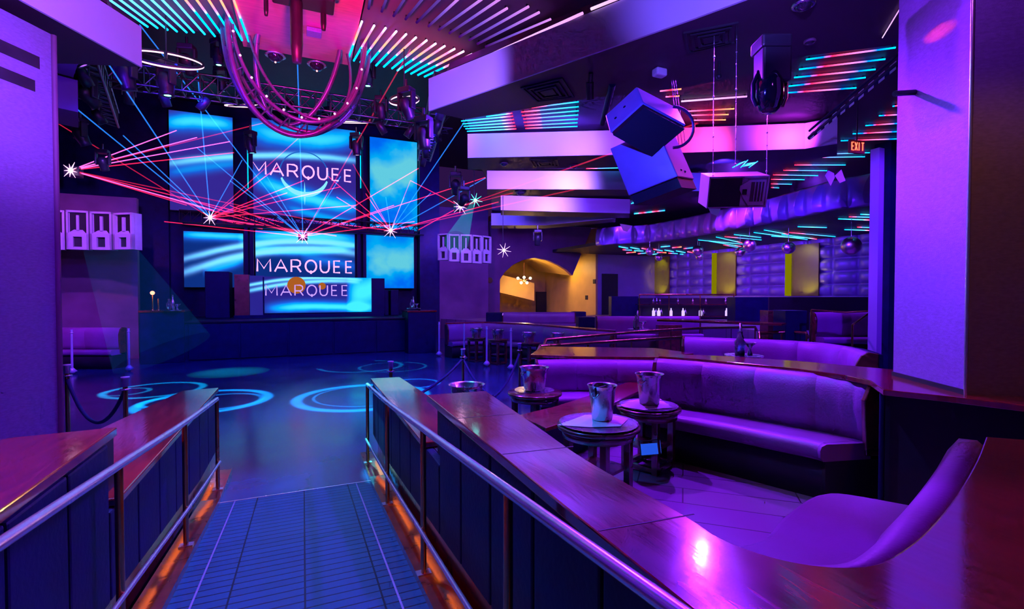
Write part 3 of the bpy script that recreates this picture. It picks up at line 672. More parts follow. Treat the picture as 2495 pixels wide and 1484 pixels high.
# ---------------------------------------------------------------- sofas
def sofa(label, path, zf, zt, zs, depth=.62, nseg=4, step=.06, side=None, group=None, name='booth_sofa', skirt=True, endcap=True):
    P3 = crom([(x, y, 0) for x, y in path], 6)
    st, L = stations(P3, step)
    m0 = st[len(st)//2]
    fl = 1 if (m0[1][0]*(CAM.x-m0[0][0])+m0[1][1]*(CAM.y-m0[0][1])) > 0 else -1
    if side: fl *= side
    st, L = stations(P3, step, fl)
    c = P3[len(P3)//2]; t = thing(name, label, 'sofa', (c.x, c.y, zf), 0, group)
    h = zt-zs
    for k in range(nseg):
        nq = len(st)-1; sub = st[round(nq*k/nseg):round(nq*(k+1)/nseg)+1]
        if len(sub) < 2: continue
        t0, t1 = sub[0][2], sub[-1][2]
        def pr(tt, a):
            u = (tt-t0)/(t1-t0); e = min(1, min(u, 1-u)*(t1-t0)*2+.9)
            wr = (.004+.014*max(0, (tt/L-.7)/.3))*math.sin(tt*31)*math.sin(tt*9+k)
            return [(.02, zs-.05), (.02, zt-.05), (.05, zt-.012*(2-e)), (.10*e+.01, zt-.002-(1-e)*.02), (.17*e+wr, zt-.04*h-.02), (.21*e+wr, zt-.25*h), (.215*e+wr, zt-.5*h), (.19*e+wr, zt-.8*h), (.16*e, zs-.05)]
        part(t, 'back_cushion', MB().sweep(sub, pr), M['leather'])
    part(t, 'seat_cushion', MB().sweep(st, lambda tt, a: [(.14, zs-.13), (.14, zs+.005), (depth-.06, zs+.012), (depth-.015, zs-.005), (depth, zs-.04), (depth-.005, zs-.10), (depth-.03, zs-.13)]), M['leather'])
    part(t, 'base_panel', MB().sweep(st, lambda tt, a: [(.0, zf), (.0, zs-.13), (depth-.05, zs-.13), (depth-.05, zf)]), M['dark'])
    if endcap:
        for q in (st[0], st[-1]):
            P_, Nn = Vector((q[0][0], q[0][1], 0)), Vector((q[1][0], q[1][1], 0)); D_ = Vector((-Nn.y, Nn.x, 0))*.02
            pr_ = [(0, zs-.1), (0, zt-.01), (.10, zt+.005), (.17, zt-.04), (.225, zt-.3*h), (.22, zt-.6*h), (.2, zs-.1)]
            b = MB(); b.add([P_+Nn*o-D_+Vector((0, 0, z)) for o, z in pr_]+[P_+Nn*o+D_+Vector((0, 0, z)) for o, z in pr_], [tuple(range(7)), tuple(range(13, 6, -1))]+[(i, (i+1) % 7, 7+(i+1) % 7, 7+i) for i in range(7)])
            part(t, 'end_cap', b, M['tablewood'], bevel=.008)
    part(t, 'back_board', MB().sweep(st, lambda tt, a: [(-.05, zf), (-.05, zt-.02), (.02, zt-.02), (.02, zf)]), M['navy'])
    return t
Z1 = 1.29
P1 = [U2(x, y, Z1) for x, y in ((1607, 868), (1700, 875), (1830, 887), (1950, 899), (2050, 909), (2120, 918), (2160, 925))]
sofa('long purple leather booth sofa behind the near cocktail tables', P1, .3, 1.28, .76, .62, 4)
P2 = [U2(x, y, 1.06) for x, y in ((1305, 872), (1400, 871), (1500, 872), (1603, 874))]
sofa('short purple booth sofa under the wooden ledge left of the long sofa', P2, .0, 1.05, .58, .6, 3)
P3_ = [U2(x, y, 1.32) for x, y in ((1668, 817), (1780, 821), (1900, 825), (2010, 832), (2090, 843), (2140, 858))]
sofa('purple leather booth sofa with creased right corner, second row on the right', P3_, .3, 1.31, .8, .6, 4)
# ledges behind them
def strip_ledge(px, z, label, th=.045, mat='wood', name='wooden_ledge'):
    return solo(name, MB().prism([U2(x, y, z) for x, y in px], z-th, z), M[mat], label, 'ledge', bevel=.006)
strip_ledge([(1605, 861), (1605, 868), (1700, 875), (1830, 887), (1950, 899), (2060, 914), (2120, 927), (2152, 949), (2330, 967), (2495, 987), (2800, 1020), (2800, 950), (2495, 935), (2250, 905), (2175, 900), (1950, 880), (1780, 868)], 1.3, 'wooden ledge along the back of the long booth sofa, carrying the pillar')
strip_ledge([(1292, 864), (1320, 844), (1600, 848), (1690, 861), (1603, 870), (1400, 868)], 1.09, 'wide wooden ledge with a lit corner above the short sofa', mat='woodx')
b = MB().prism([U2(2158, 955, 1.25), U2(2495, 993, 1.25), U2(2900, 1040, 1.25), U2(2900, 985, 1.25), U2(2495, 950, 1.25), U2(2200, 925, 1.25)], .3, 1.25)
struct('wall_booth_side', b, M['dark'], 'dark folded vinyl side below the pillar ledge')
solo('corner_post', MB().cyl(U(2150, 954, z=1.26)+Vector((0, 0, -.96)), U(2150, 954, z=1.26), .018, n=10), M['navy'], 'slim navy corner post at the right end of the long sofa', 'post')
# divider between the two near booths
dv = [U2(x, y, .74) for x, y in ((1262, 1012), (1352, 990), (1440, 962), (1545, 926), (1572, 945), (1450, 1003), (1330, 1043))]
solo('wooden_ledge', MB().prism(dv, .70, .74), M['woodx'], 'low slanting wooden ledge between the two near booths', 'ledge', bevel=.006)
dvb = [U2(1272, 1016, .70), U2(1545, 935, .70), U2(1560, 950, .70), U2(1335, 1043, .70)]
struct('wall_divider', MB().prism(dvb, 0, .695), M['navy'], 'navy divider wall under the slanting ledge')
# near curved booth: roll cushion following the ledge and the seat
near = [p for p in inc]
ts = thing('booth_sofa', 'violet curved booth seat in front, tucked under the curved wooden ledge', 'sofa', (2.2, 1.6, .3))
st, L = stations(near, .05); m0 = st[len(st)//2]
fl = 1 if (m0[1][0]*(2.6-m0[0][0])+m0[1][1]*(2.4-m0[0][1])) > 0 else -1
st, L = stations(near, .05, fl)
def wdt(t):  return .03+.11*max(0, min(1, (t/L-.45)/.25))
part(ts, 'back_cushion', MB().sweep(st, lambda t, a: [(.004, .7), (.004, 1.25), (.03, 1.275), (wdt(t)*.7, 1.27), (wdt(t), 1.2), (wdt(t)*1.1, 1.0), (wdt(t)*.9, .7)]), M['leather'])
seat = [(1.2, 2.2), (1.62, 1.9), U2(1830, 1325, .74), U2(1905, 1262, .74), U2(1965, 1218, .74), U2(2005, 1204, .74), U2(2060, 1204, .74), U2(2240, 1236, .74), U2(2420, 1270, .74), (3.6, 1.2), (3.0, .95), (1.9, .7), (1.1, 1.0)]
sc_ = crom([(x, y, 0) for x, y in seat[1:9]], 4)
part(ts, 'seat_cushion', MB().prism([(1.2, 2.0)]+[(p.x, p.y) for p in sc_]+[(3.05, 1.25), (1.9, .84), (1.35, .85), (1.13, 1.2)], .60, .75), M['leather'], bevel=.03)
part(ts, 'base_panel', MB().prism([(1.2, 1.95)]+[(p.x*.985, p.y*.985) for p in sc_]+[(3.05, 1.25), (1.9, .84), (1.35, .85), (1.13, 1.2)], .3, .61), M['dark'])
# ---------------------------------------------------------------- pillars
p0 = U(2176, 915, z=1.3); p1 = U(2352, 962, z=1.3); p2 = p1+(p0-p1).cross(Vector((0, 0, 1))).normalized()*-.6
dd = (p1-p0).normalized(); nn = Vector((dd.y, -dd.x, 0)); nn = nn if nn.dot(p0) > 0 else -nn
pt = thing('pillar', 'square pillar with silver woven face and bronze side standing on the ledge', 'pillar', (p0+p1)/2)
zt_ = Vector((0, 0, ZS-1.3))
q1 = U(2500, 950, z=1.3); 
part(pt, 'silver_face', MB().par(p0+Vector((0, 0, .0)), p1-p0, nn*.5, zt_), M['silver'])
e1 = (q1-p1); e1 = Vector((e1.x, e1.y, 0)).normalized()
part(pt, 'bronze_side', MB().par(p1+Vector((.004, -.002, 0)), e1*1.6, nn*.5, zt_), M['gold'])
part(pt, 'edge_bead', MB().cyl(p1, p1+zt_, .012, n=8), M['chrome'])
part(pt, 'base_skirting', MB().par(p0-nn*.012+Vector((0, 0, .0)), (p1-p0), nn*.012, Vector((0, 0, .035))), M['blackmetal'])
# wall pipe on pillar
wb = U(2282, 222, d=4.0)
tt_ = thing('wall_spigot', 'black pipe arm with round flange fixed to the silver pillar', 'bracket', wb)
dn = (U(2180, 228, d=3.85)-wb)
part(tt_, 'flange', MB().cyl(wb-nn*.02, wb+nn*.06, .06, n=20), M['blackmetal'])
part(tt_, 'pipe', MB().cyl(wb-dn.normalized()*.03, wb+dn*1.0, .022), M['blackmetal'])
# left silver wall
q0 = Vector((-2.5, 6.97, 0)); dl = Vector((-math.sin(math.radians(29)), -math.cos(math.radians(29)), 0)); nl = Vector((-dl.y, dl.x, 0)); nl = nl if nl.dot(q0) > 0 else -nl
lw = thing('wall_pillar', 'broad silver clad pier at the left edge with a slotted vent near its top', 'pillar', q0)
part(lw, 'cladding', MB().par(q0, dl*4.2, nl*.6, Vector((0, 0, 4.86))), M['silver'])
for k, (a, b_, z, h) in enumerate(((.15, 3.0, 4.42, .13), (.2, .95, 4.16, .12), (1.2, 2.4, 4.16, .12))):
    part(lw, 'vent_slot', MB().par(q0+dl*a-nl*.004+Vector((0, 0, z)), dl*(b_-a), nl*.01, Vector((0, 0, h))), M['dark'])
part(lw, 'edge_bead', MB().cyl(q0-nl*.0, q0+Vector((0, 0, 4.86)), .03, n=8), M['plum'])
# slender column right
pc = U(2131, 830, d=9.5)
solo('slim_column', MB().bx(pc.x-.08, pc.x+.08, pc.y-.08, pc.y+.08, .3, U(2131, 366, d=9.5).z), M['white'], 'slim violet lit column left of the silver pillar', 'column')
pc = U(2152, 830, d=9.6)
solo('dark_column', MB().bx(pc.x-.02, pc.x+.3, pc.y-.1, pc.y+.2, .3, ZS), M['navy'], 'dark column between the slim column and the silver pillar', 'column')
# ---------------------------------------------------------------- tables, buckets
def lt(label, loc, r, h, group):
    """round cocktail table with four legs and a lower shelf"""
    t = thing('cocktail_table', label, 'table', loc, .4, group)
    part(t, 'table_top', MB().lathe([(0.001, h-.035), (r*.96, h-.035), (r, h-.028), (r, h-.005), (r*.985, h), (.001, h)], n=40), M['tablewood'], world=False)
    part(t, 'apron', MB().lathe([(r*.84, h-.10), (r*.88, h-.10), (r*.9, h-.035), (r*.82, h-.035)], n=36, closed=True), M['tablewood'], world=False)
    q = r*.52
    for sx in (1, -1):
        for sy in (1, -1): part(t, 'leg', MB().bx(sx*q-.03, sx*q+.03, sy*q-.03, sy*q+.03, 0, h-.04), M['tablewood'], world=False, bevel=.005)
    part(t, 'lower_shelf', MB().bx(-q, q, -q, q, h*.36, h*.36+.025), M['tablewood'], world=False)
    part(t, 'foot_frame', MB().bx(-q, q, -q-.02, -q+.02, .02, .06).bx(-q, q, q-.02, q+.02, .02, .06).bx(-q-.02, -q+.02, -q, q, .02, .06).bx(q-.02, q+.02, -q, q, .02, .06), M['tablewood'], world=False)
    return t
def bucket(label, loc, r, h, rz=0, group=None):
    t = thing('ice_bucket', label, 'ice bucket', loc, rz, group)
    part(t, 'body', MB().lathe([(.001, 0), (r*.66, 0), (r*.7, .01), (r*.92, h*.88), (r*.98, h*.96), (r*1.04, h), (r*1.05, h+.004), (r*.99, h), (r*.93, h*.95), (r*.66, .02), (.001, .02)], n=32), M['bucket'], world=False)
    for s in (1, -1):
        part(t, 'handle', MB().tube([(s*(r*.93+.03*math.sin(a)), .035*math.cos(a), h*.86-.03+.02*math.cos(a*2)) for a in [2*PI*k/12 for k in range(12)]], .006, 6, True), M['bucket'], world=False)
    return t
Tn = U(1458, 1033, z=.9); Tf = U(1580, 990, z=.9); T3 = U(1303, 955, z=.75)
lt('walnut cocktail table nearest the ledge, with silver tray and napkin', (Tn.x, Tn.y, .3), .35, .6, 'cocktail tables')
lt('walnut cocktail table beside the long sofa, behind the nearest one', (Tf.x, Tf.y, .3), .31, .6, 'cocktail tables')
lt('dark cocktail table in the second booth under a wide bucket', (T3.x, T3.y, 0), .35, .75, 'cocktail tables')
for p, r, lab in ((Tn, .33, 'shiny round silver tray on the nearest cocktail table'), (Tf, .28, 'round silver tray on the cocktail table by the sofa')):
    solo('tray', MB().lathe([(.001, .901), (r*.93, .901), (r, .915), (r*1.01, .917), (r*.94, .905), (.001, .905)], (p.x, p.y, 0), 40), M['bucket'], lab, 'tray')
def napkin(px, z, lab):
    pl = [U2(x, y, z) for x, y in px]; solo('napkin', MB().prism(pl, z, z+.004), M['napkin'], lab, 'napkin')
napkin([(1358, 1037), (1425, 1012), (1500, 1010), (1532, 1020), (1512, 1040), (1440, 1042)], .9065, 'folded white napkin on the tray of the nearest table')
napkin([(1503, 990), (1560, 972), (1605, 970), (1638, 994), (1570, 1000)], .9065, 'folded white napkin on the tray of the table by the sofa')
cb = U(1467, 1022, z=.911); bucket('champagne bucket on a napkin on the nearest table, wrapped card inside', cb, .125, .30, .5, 'ice buckets')
cb2 = U(1582, 984, z=.911); bucket('champagne bucket on a napkin on the table by the long sofa', cb2, .135, .30, .3, 'ice buckets')
kp = cb+Vector((0, 0, .2)); 
solo('menu_card', MB().par(kp+Vector((-.09, -.05, -.02)), Vector((.13, .02, .015)), Vector((0, .012, .002)), Vector((-.03, -.02, .11))), M['blackmetal'], 'dark folded card standing in the nearest champagne bucket', 'card')
cb3 = U(1302, 950, z=.751); bucket('wide silver bucket on the dark table of the second booth', cb3, .19, .3, .2, 'ice buckets')
cb4 = U(1137, 975, z=.85); 
lt('small cocktail table hidden behind the end of the high ledge', (cb4.x, cb4.y, 0), .3, .76, 'cocktail tables')
bucket('wide silver bucket just behind the end of the high ledge', (cb4.x, cb4.y, .762), .19, .26, 1.2, 'ice buckets')
solo('cup_holder', MB().cyl(cb3+Vector((0, 0, .0)), cb3+Vector((0, 0, .004)), .26, n=30), M['bucket'], 'flat silver tray under the wide bucket of the second booth', 'tray')
# glassware / menu holder on the lower shelf of table 2
g0 = U(1583, 1108, z=.53)
solo('card_holder', MB().par(g0+Vector((-.09, 0, 0)), Vector((.2, -.034, 0)), Vector((.0, .02, .0)), Vector((0, .02, .13))), M['glass'], 'clear card holder on the lower shelf between the near tables', 'card holder', bevel=.003)
solo('drink_card', MB().par(g0+Vector((-.08, .022, .0)), Vector((.17, -.03, 0)), Vector((.0, .003, .0)), Vector((0, .02, .095))), emis('blue_card', (.02, .12, 1), .9), 'glowing blue card in the holder on the lower shelf', 'card')
# ---------------------------------------------------------------- mid tables with buckets and bottles
bw = MB()
mids = [(1161, 822, 14.5, 'first'), (1213, 826, 14.3, 'second'), (1289, 834, 13.0, 'third'), (1359, 836, 12.6, 'fourth')]
for i, (px, py, d, nm) in enumerate(mids):
    p = U(px, py, z=.72)
    if i == 0:
        mt = lt('far cocktail table with silver bucket, %s from the left' % nm, (p.x, p.y, 0), .31, p.z, 'far cocktail tables'); mz = p.z
    else: lt('far cocktail table with silver bucket, %s from the left' % nm, (p.x, p.y, 0), .31, p.z, 'far cocktail tables')
    bucket('small silver bucket on the far table, %s from the left' % nm, (p.x, p.y, p.z+.001), .18, .27, 0, 'far silver buckets')
def bottle(label, loc, h=.3, r=.035, mat='glass', group=None):
    return solo('bottle', MB().lathe([(.001, 0), (r, 0), (r, h*.6), (r*.4, h*.75), (r*.36, h), (.001, h)], loc, 14), M[mat], label, 'bottle', group)
for i, (px, py, z) in enumerate(((1420, 775, 1), (1437, 775, 1))):
    pass
def tree_candelabra(px, py, d, lab, sc=1):
    """cluster of glasses, tongs and bottles standing on a tray"""
    p = U(px, py, d=d); t = thing('bottle_service_set', lab, 'glassware', p)
    part(t, 'tray', MB().cyl(p, p+Vector((0, 0, .015)), .2*sc, n=24), M['bucket'])
    part(t, 'carafe', MB().lathe([(.001, .016), (.05*sc, .016), (.055*sc, .16*sc), (.02*sc, .22*sc), (.03*sc, .27*sc), (.001, .27*sc)], p+Vector((-.06*sc, 0, 0)), 14), M['glass'])
    part(t, 'bottle', MB().lathe([(.001, .016), (.035*sc, .016), (.035*sc, .2*sc), (.014*sc, .27*sc), (.014*sc, .36*sc), (.001, .36*sc)], p+Vector((.0, .05, 0)), 12), M['bucket'])
    part(t, 'bowl', MB().lathe([(.001, .016), (.03*sc, .016), (.012*sc, .08*sc), (.07*sc, .14*sc), (.075*sc, .15*sc), (.001, .1*sc)], p+Vector((.09*sc, 0, 0)), 16), M['bucket'])
    return t
tree_candelabra(1812, 868, 6.1, 'carafe, bottle and bowl set standing before the second row sofa', 1.15)
tree_candelabra(1556, 803, 13.6, 'glassware set on a round tray in the middle distance', 1.5)
tree_candelabra(420, 757, 14.2, 'bottles on a tray on top of the left podium', 1.3)
tree_candelabra(1008, 752, 16.8, 'bottles on a tray on top of the right podium', 1.2)
p = U(372, 757, d=14.2); tr = thing('candlestick', 'two slim brass candlesticks with an orange flame on the left podium', 'candlestick', p)
part(tr, 'stem', MB().lathe([(.001, 0), (.08, 0), (.02, .04), (.015, .45), (.001, .45)], p, 12), M['brass'])
part(tr, 'stem', MB().lathe([(.001, 0), (.08, 0), (.02, .04), (.015, .35), (.001, .35)], p+Vector((.14, 0, 0)), 12), M['brass'])
part(tr, 'flame', MB().sph(p+Vector((0, 0, .52)), .06, 10, 8), emis('flame', (1, .25, .15), 3))
# ---------------------------------------------------------------- stanchions and ropes
def stanchion(label, loc, h=1.0, r=.025, slim=False, group=None):
    t = thing('stanchion', label, 'stanchion', loc, 0, group)
    if slim:
        part(t, 'base', MB().lathe([(.001, 0), (.02, 0), (.11, .08), (.02, .17), (.001, .17)], n=6), M['satin'], world=False)
        part(t, 'pole', MB().cyl((0, 0, .1), (0, 0, h), .027, n=10), M['satin'], world=False)
        part(t, 'head', MB().lathe([(.001, h-.09), (.035, h-.09), (.035, h-.07), (.02, h-.06), (.02, h-.02), (.03, h-.01), (.03, h), (.001, h)], n=12), M['satin'], world=False)
    else:
        part(t, 'base', MB().lathe([(.001, 0), (.17, 0), (.16, .02), (.03, .05), (.001, .05)], n=24), M['chrome'], world=False)
        part(t, 'pole', MB().cyl((0, 0, .03), (0, 0, h-.03), r, n=14), M['brass'], world=False)
        part(t, 'collar', MB().lathe([(.001, h-.16), (.055, h-.16), (.055, h-.145), (.001, h-.145)], n=20), M['chrome'], world=False)
        part(t, 'head', MB().lathe([(.001, h-.12), (.035, h-.12), (.035, h-.02), (.045, h-.015), (.045, h), (.001, h)], n=20), M['satin'], world=False)
    return t
SL = [(315, 905, 'left of the left podium path, standing alone'), (1070, 868, 'farthest of the slim four on the right'), (1186, 893, 'beside the second far table'), (1131, 878, 'between the first far table and the thick stanchion'), (1245, 902, 'in front of the third far table'), (176, 912, 'close to the left silver pier')]
for px, py, w in SL:
    p = U(px, py, z=0); stanchion('slim steel stanchion with faceted foot, '+w, p, 1.12, slim=True, group='slim stanchions')
TH = [(305, 918, 1.0, 'left of the ramp in front of the silver pier'), (163, 888, 1.05, 'at the edge of the silver pier'), (952, 880, 1.0, 'behind the cyan lit ledge end'), (1128, 850, 1.0, 'behind the wide bucket, two ropes hanging from it'), (1266, 836, 1.0, 'left of the short booth sofa')]
thp = []
for px, py, h, w in TH:
    p = U(px, py, z=h); thp.append(p); stanchion('thick stanchion '+w, (p.x, p.y, 0), h, group='thick stanchions')
def rope(a, b_, sag, lab):
    a = Vector(a); b_ = Vector(b_); pts = [a.lerp(b_, k/16)-Vector((0, 0, sag*4*(k/16)*(1-k/16))) for k in range(17)]
    solo('velvet_rope', MB().tube(pts, .022, 10), M['velvet'], lab, 'rope', 'velvet ropes')
up = lambda p, z: Vector((p.x, p.y, z))
rope(up(thp[1], .85), up(thp[0], .85), .5, 'navy velvet rope hanging between the two left stanchions')
rope(up(thp[3], .82), U(985, 975, z=.5), .1, 'navy velvet rope hanging left from the thick stanchion behind the bucket')
rope(up(thp[3], .82), U(1200, 965, z=.4), .12, 'navy velvet rope hanging right from the thick stanchion behind the bucket')
rope(up(thp[4], .8), U(1170, 975, z=.35), .28, 'navy velvet rope curving down beside the dark table of the second booth')
# ---------------------------------------------------------------- far booths
def sofa_px(label, px, z, zf, zs, n, mat=None, **k):
    return sofa(label, [U2(x, y, z) for x, y in px], zf, z, zs, .55, n, step=.15, **k)
sofa('far purple sofa at the foot of the golden arch', [(U(x, y, d=18.5).x, U(x, y, d=18.5).y) for x, y in ((1225, 760), (1300, 760), (1400, 760))], .0, U(1300, 760, d=18.5).z, .9, .5, 3, step=.2)
for a, b_, yt, d, lab in ((1184, 1224, 762, 18.5, 'navy end block left of the far arch sofa'), (1396, 1428, 760, 18.5, 'navy end block right of the far arch sofa'), (1410, 1450, 773, 15.5, 'navy end block left of the middle terrace sofa')):
    p = U(a, yt, d=d); q = U(b_, yt, d=d)
    solo('booth_end_block', MB().par(Vector((p.x, p.y, 0)), Vector((q.x-p.x, q.y-p.y, 0)), Vector((.25, .6, 0)), Vector((0, 0, p.z))), M['navy'], lab, 'block', 'booth end blocks', bevel=.01)
sofa('middle distance purple sofa below the bottle rack', [(U(x, 772, d=15).x, U(x, 772, d=15).y) for x in (1452, 1550, 1700)], 0.0, U(1550, 770, d=15).z, .8, .5, 3, step=.2)
# long ledge sweeping across the middle
LGp = [(1085, 787), (1180, 784), (1290, 789), (1420, 800), (1500, 806)]
ds = [13.6, 13.2, 12.2, 10.9, 10.0]
top = [U(x, y, z=1.09) for (x, y), d in zip(LGp, ds)]
P_ = [(p.x, p.y) for p in top]
sofa('long low booth back sweeping across the middle behind the far tables', P_, 0, 1.05, .5, .5, 5, step=.15)
solo('wooden_ledge', MB().prism(P_+[(x+.25, y+.35) for x, y in P_[::-1]], 1.05, 1.09), M['wood'], 'long wooden ledge on top of the low booth back in the middle', 'ledge')
# left far sofa
sofa('dim purple sofa at the far left below the dark balcony', [(U(x, 800, d=13.4).x, U(x, 800, d=13.4).y) for x in (150, 220, 305)], 0, U(220, 797, d=13.4).z, .5, .5, 2, step=.2)
# handrails between the booths
def rail2(pxs, z, lab, posts):
    pts = [U(x, y, z=z) for x, y in pxs]
    t = thing('handrail', lab, 'handrail', (pts[0]+pts[-1])/2)
    e = pts[-1]+Vector((.12, .05, -.1)); s0 = pts[0]+Vector((-.1, -.1, -.12))
    part(t, 'top_rail', MB().tube([s0]+pts+[e], .036, 10), M['brass'])
    P, L = resample(pts, .01)
    for k in posts:
        p = P[int((len(P)-1)*k)]; part(t, 'post', MB().cyl((p.x, p.y, 0), p, .02, n=8), M['brass'])
rail2([(1330, 828), (1560, 808), (1700, 800), (1840, 797)], 1.06, 'longer brass handrail between the booths, rear of the two', (.05, .3, .6, 1))
rail2([(1315, 844), (1500, 832), (1665, 822)], 1.06, 'shorter brass handrail between the booths, front of the two', (.3, .6, .98))
rail2([(1850, 812), (1925, 808), (1965, 812)], 1.18, 'small brass handrail end behind the second row sofa', (.5, 1))
# wooden counter beyond rails
def blk(name, a, b_, yt, d, z0, lab, mat='navy', dep=.5, cat='partition', d2=None, yb=None):
    p = U(a, yt, d=d); q = U(b_, yt, d=d2 or d); n_ = Vector((p.y-q.y, q.x-p.x, 0)).normalized()*dep
    zb = z0 if yb is None else U(a, yb, d=d).z
    o = solo(name, MB().par(Vector((p.x, p.y, zb)), Vector((q.x-p.x, q.y-p.y, 0)), n_, Vector((0, 0, p.z-zb))), M[mat], lab, cat, bevel=.008); return o
blk('partition', 1792, 1872, 724, 13, .3, 'blue vinyl partition right of the bottle rack', yb=784)
blk('partition', 1874, 2119, 724, 15, .3, 'long dark partition under the tufted wall', 'dark')
blk('partition', 1914, 1966, 757, 10.6, .3, 'narrow blue vinyl partition beside the far railing')
blk('side_table', 1872, 1909, 757, 11.7, .3, 'dark wooden side table left of the narrow blue partition', 'tablewood', .4, 'side table')
blk('partition', 1490, 1556, 722, 17, .3, 'navy partition left of the bottle rack')
blk('wooden_ledge', 1600, 1905, 778, 12, 0, 'reddish counter top beyond the rear brass handrail', 'wood', .5, 'ledge', 10.2, 783)
blk('partition', 1605, 1662, 792, 14, .3, 'low wooden rail end behind the front handrail', 'tablewood', .3)
sofa('purple sofa in the right alcove behind the far railing', [(U(x, 758, d=11).x, U(x, 758, d=11).y) for x in (1975, 2050, 2125)], .3, U(2050, 760, d=11).z, 1.05, .5, 2, step=.2)
ra = thing('handrail', 'angled pink lit railing in the right alcove', 'handrail', U(1975, 815, d=10.2))
pA = U(1977, 755, d=10.2); pB = U(2060, 761, d=10.2); pD = U(2119, 758, d=10.0); pE = U(2077, 792, d=9.6)
part(ra, 'top_rail', MB().tube([pA, pB, pD], .02, 8), M['brass']); part(ra, 'top_rail', MB().tube([pD+Vector((0, 0, -.04)), pE], .02, 8), M['brass'])
part(ra, 'post', MB().cyl((pA.x, pA.y, .3), pA, .02, n=8), M['brass']); part(ra, 'post', MB().cyl((pE.x, pE.y, .3), pE, .02, n=8), M['brass'])
# bottle rack
dR = 16.0
rk = thing('bottle_rack', 'long two tier brass framed rack with glowing bottles', 'rack', U(1670, 775, d=dR))
def RP(px, py, o=0): return U(px, py, d=dR+o)
part(rk, 'top_rail', MB().cyl(RP(1558, 718), RP(1788, 718), .025), M['brass'])
for px in (1558, 1630, 1706, 1788): part(rk, 'post', MB().cyl(RP(px, 718), RP(px, 778), .018), M['brass'])
for py in (741, 770): part(rk, 'shelf', MB().par(RP(1556, py), RP(1790, py)-RP(1556, py), Vector((.1, .3, 0)), Vector((0, 0, -.03))), M['tablewood'])
part(rk, 'back_board', MB().par(RP(1556, 778, .45), RP(1790, 778, .45)-RP(1556, 778, .45), Vector((0, .04, 0)), Vector((0, 0, .72))), M['dark'])
BG = emis('frosted_bottle', (.55, .4, 1), 1.3)
n_ = 0
for py, xs, hh in ((741, (1592, 1600, 1608, 1652, 1688, 1720, 1768, 1778), .2), (770, (1592, 1598, 1605, 1611, 1635, 1664, 1670, 1706, 1714, 1770), .26)):
    for k, px in enumerate(xs):
        p = RP(px, py, .12)+Vector((0, 0, .002)); r = .035 if hh < .25 else .045
        b = MB().lathe([(.001, 0), (r, 0), (r, hh*.62), (r*.42, hh*.78), (r*.38, hh), (.001, hh)], p, 10)
        solo('bottle', b, BG if (px in (1592, 1605, 1664, 1706, 1770, 1635)) and py == 770 else M['bucket'], 'bottle on the %s shelf of the rack, %s from the left' % (('upper', 'lower')[py == 770], ORD[k]), 'bottle', 'bottles in the rack')
# ---------------------------------------------------------------- LED bars
def ledbar(p0, p1, mk, label, group, r=.014, house=True):
    p0 = Vector(p0); p1 = Vector(p1); L = (p1-p0).length; d = (p1-p0)
    yaw = math.atan2(d.y, d.x); pitch = -math.atan2(d.z, math.hypot(d.x, d.y))
    me = to_mesh('led_bar', MB().cyl((0, 0, 0), (L, 0, 0), r, n=8), L_[mk])
    if house:
        t = bpy.data.objects.new('led_bar', None); C.objects.link(t); t.location = p0; t.rotation_euler = (0, pitch, yaw); setp(t, label, 'led light', group)
        o = bpy.data.objects.new('diffuser', me); C.objects.link(o); o.parent = t
        for q in (.04, L-.04): h = bpy.data.objects.new('mounting_clip', to_mesh('mounting_clip', MB().bx(q-.012, q+.012, -r*.7, r*.7, r*.5, r*1.2+.03), M['blackmetal'])); C.objects.link(h); h.parent = t
    else:
        o = bpy.data.objects.new('led_bar', me); C.objects.link(o); o.location = p0; o.rotation_euler = (0, pitch, yaw); setp(o, label, 'led light', group)
zl = ZC-.02
FAN = [((1.14+.183*k, 9.15+.035*k), (.93+.16*k, 10.75+.01*k)) for k in range(12)]
fan_px = [((882, 52), (848, 145)), ((912, 62), (862, 148)), ((940, 68), (878, 152)), ((966, 76), (897, 157)), ((990, 83), (916, 160)), ((1014, 91), (935, 163)), ((1040, 98), (955, 167)), ((1062, 106), (968, 172)), ((1084, 112), (985, 177)), ((1108, 119), (1001, 180)), ((1130, 125), (1018, 183)), ((1150, 132), (1034, 187))]
far = []
for k, (a, b_) in enumerate(fan_px):
    A = U(*a, z=zl); B = U(*b_, z=zl)
    ledbar(B, A, 'fan', 'cyan to red LED bar of the right ceiling fan, %s from the left' % ORD[k], 'right LED fan', .02)
    A2 = Vector((-A.x, A.y, A.z)); B2 = Vector((-B.x, B.y, B.z))
    ledbar(B2, A2.lerp(B2, -.25), 'fan' if k < 5 else 'cyan', 'cyan LED bar of the left ceiling fan, %s from the right' % ORD[k], 'left LED fan', .02)
dim_px = [((898, 21), (905, -20)), ((930, 28), (948, -20)), ((959, 39), (997, -20)), ((988, 47), (1040, -15)), ((1015, 55), (1085, -15)), ((1044, 64), (1125, -10)), ((1069, 73), (1185, -10)), ((1095, 81), (1222, -5)), ((1119, 90), (1236, 20)), ((1143, 98), (1288, 16)), ((1163, 107), (1314, 30)), ((1183, 114), (1342, 47))]
for k, (a, b_) in enumerate(dim_px):
    ledbar(U(*a, z=zl), U(*b_, z=zl), 'dark' if k < 5 else 'dim', 'dim violet LED tube on the slatted ceiling, %s from the left' % ORD[k], 'dim violet ceiling tubes', .022)
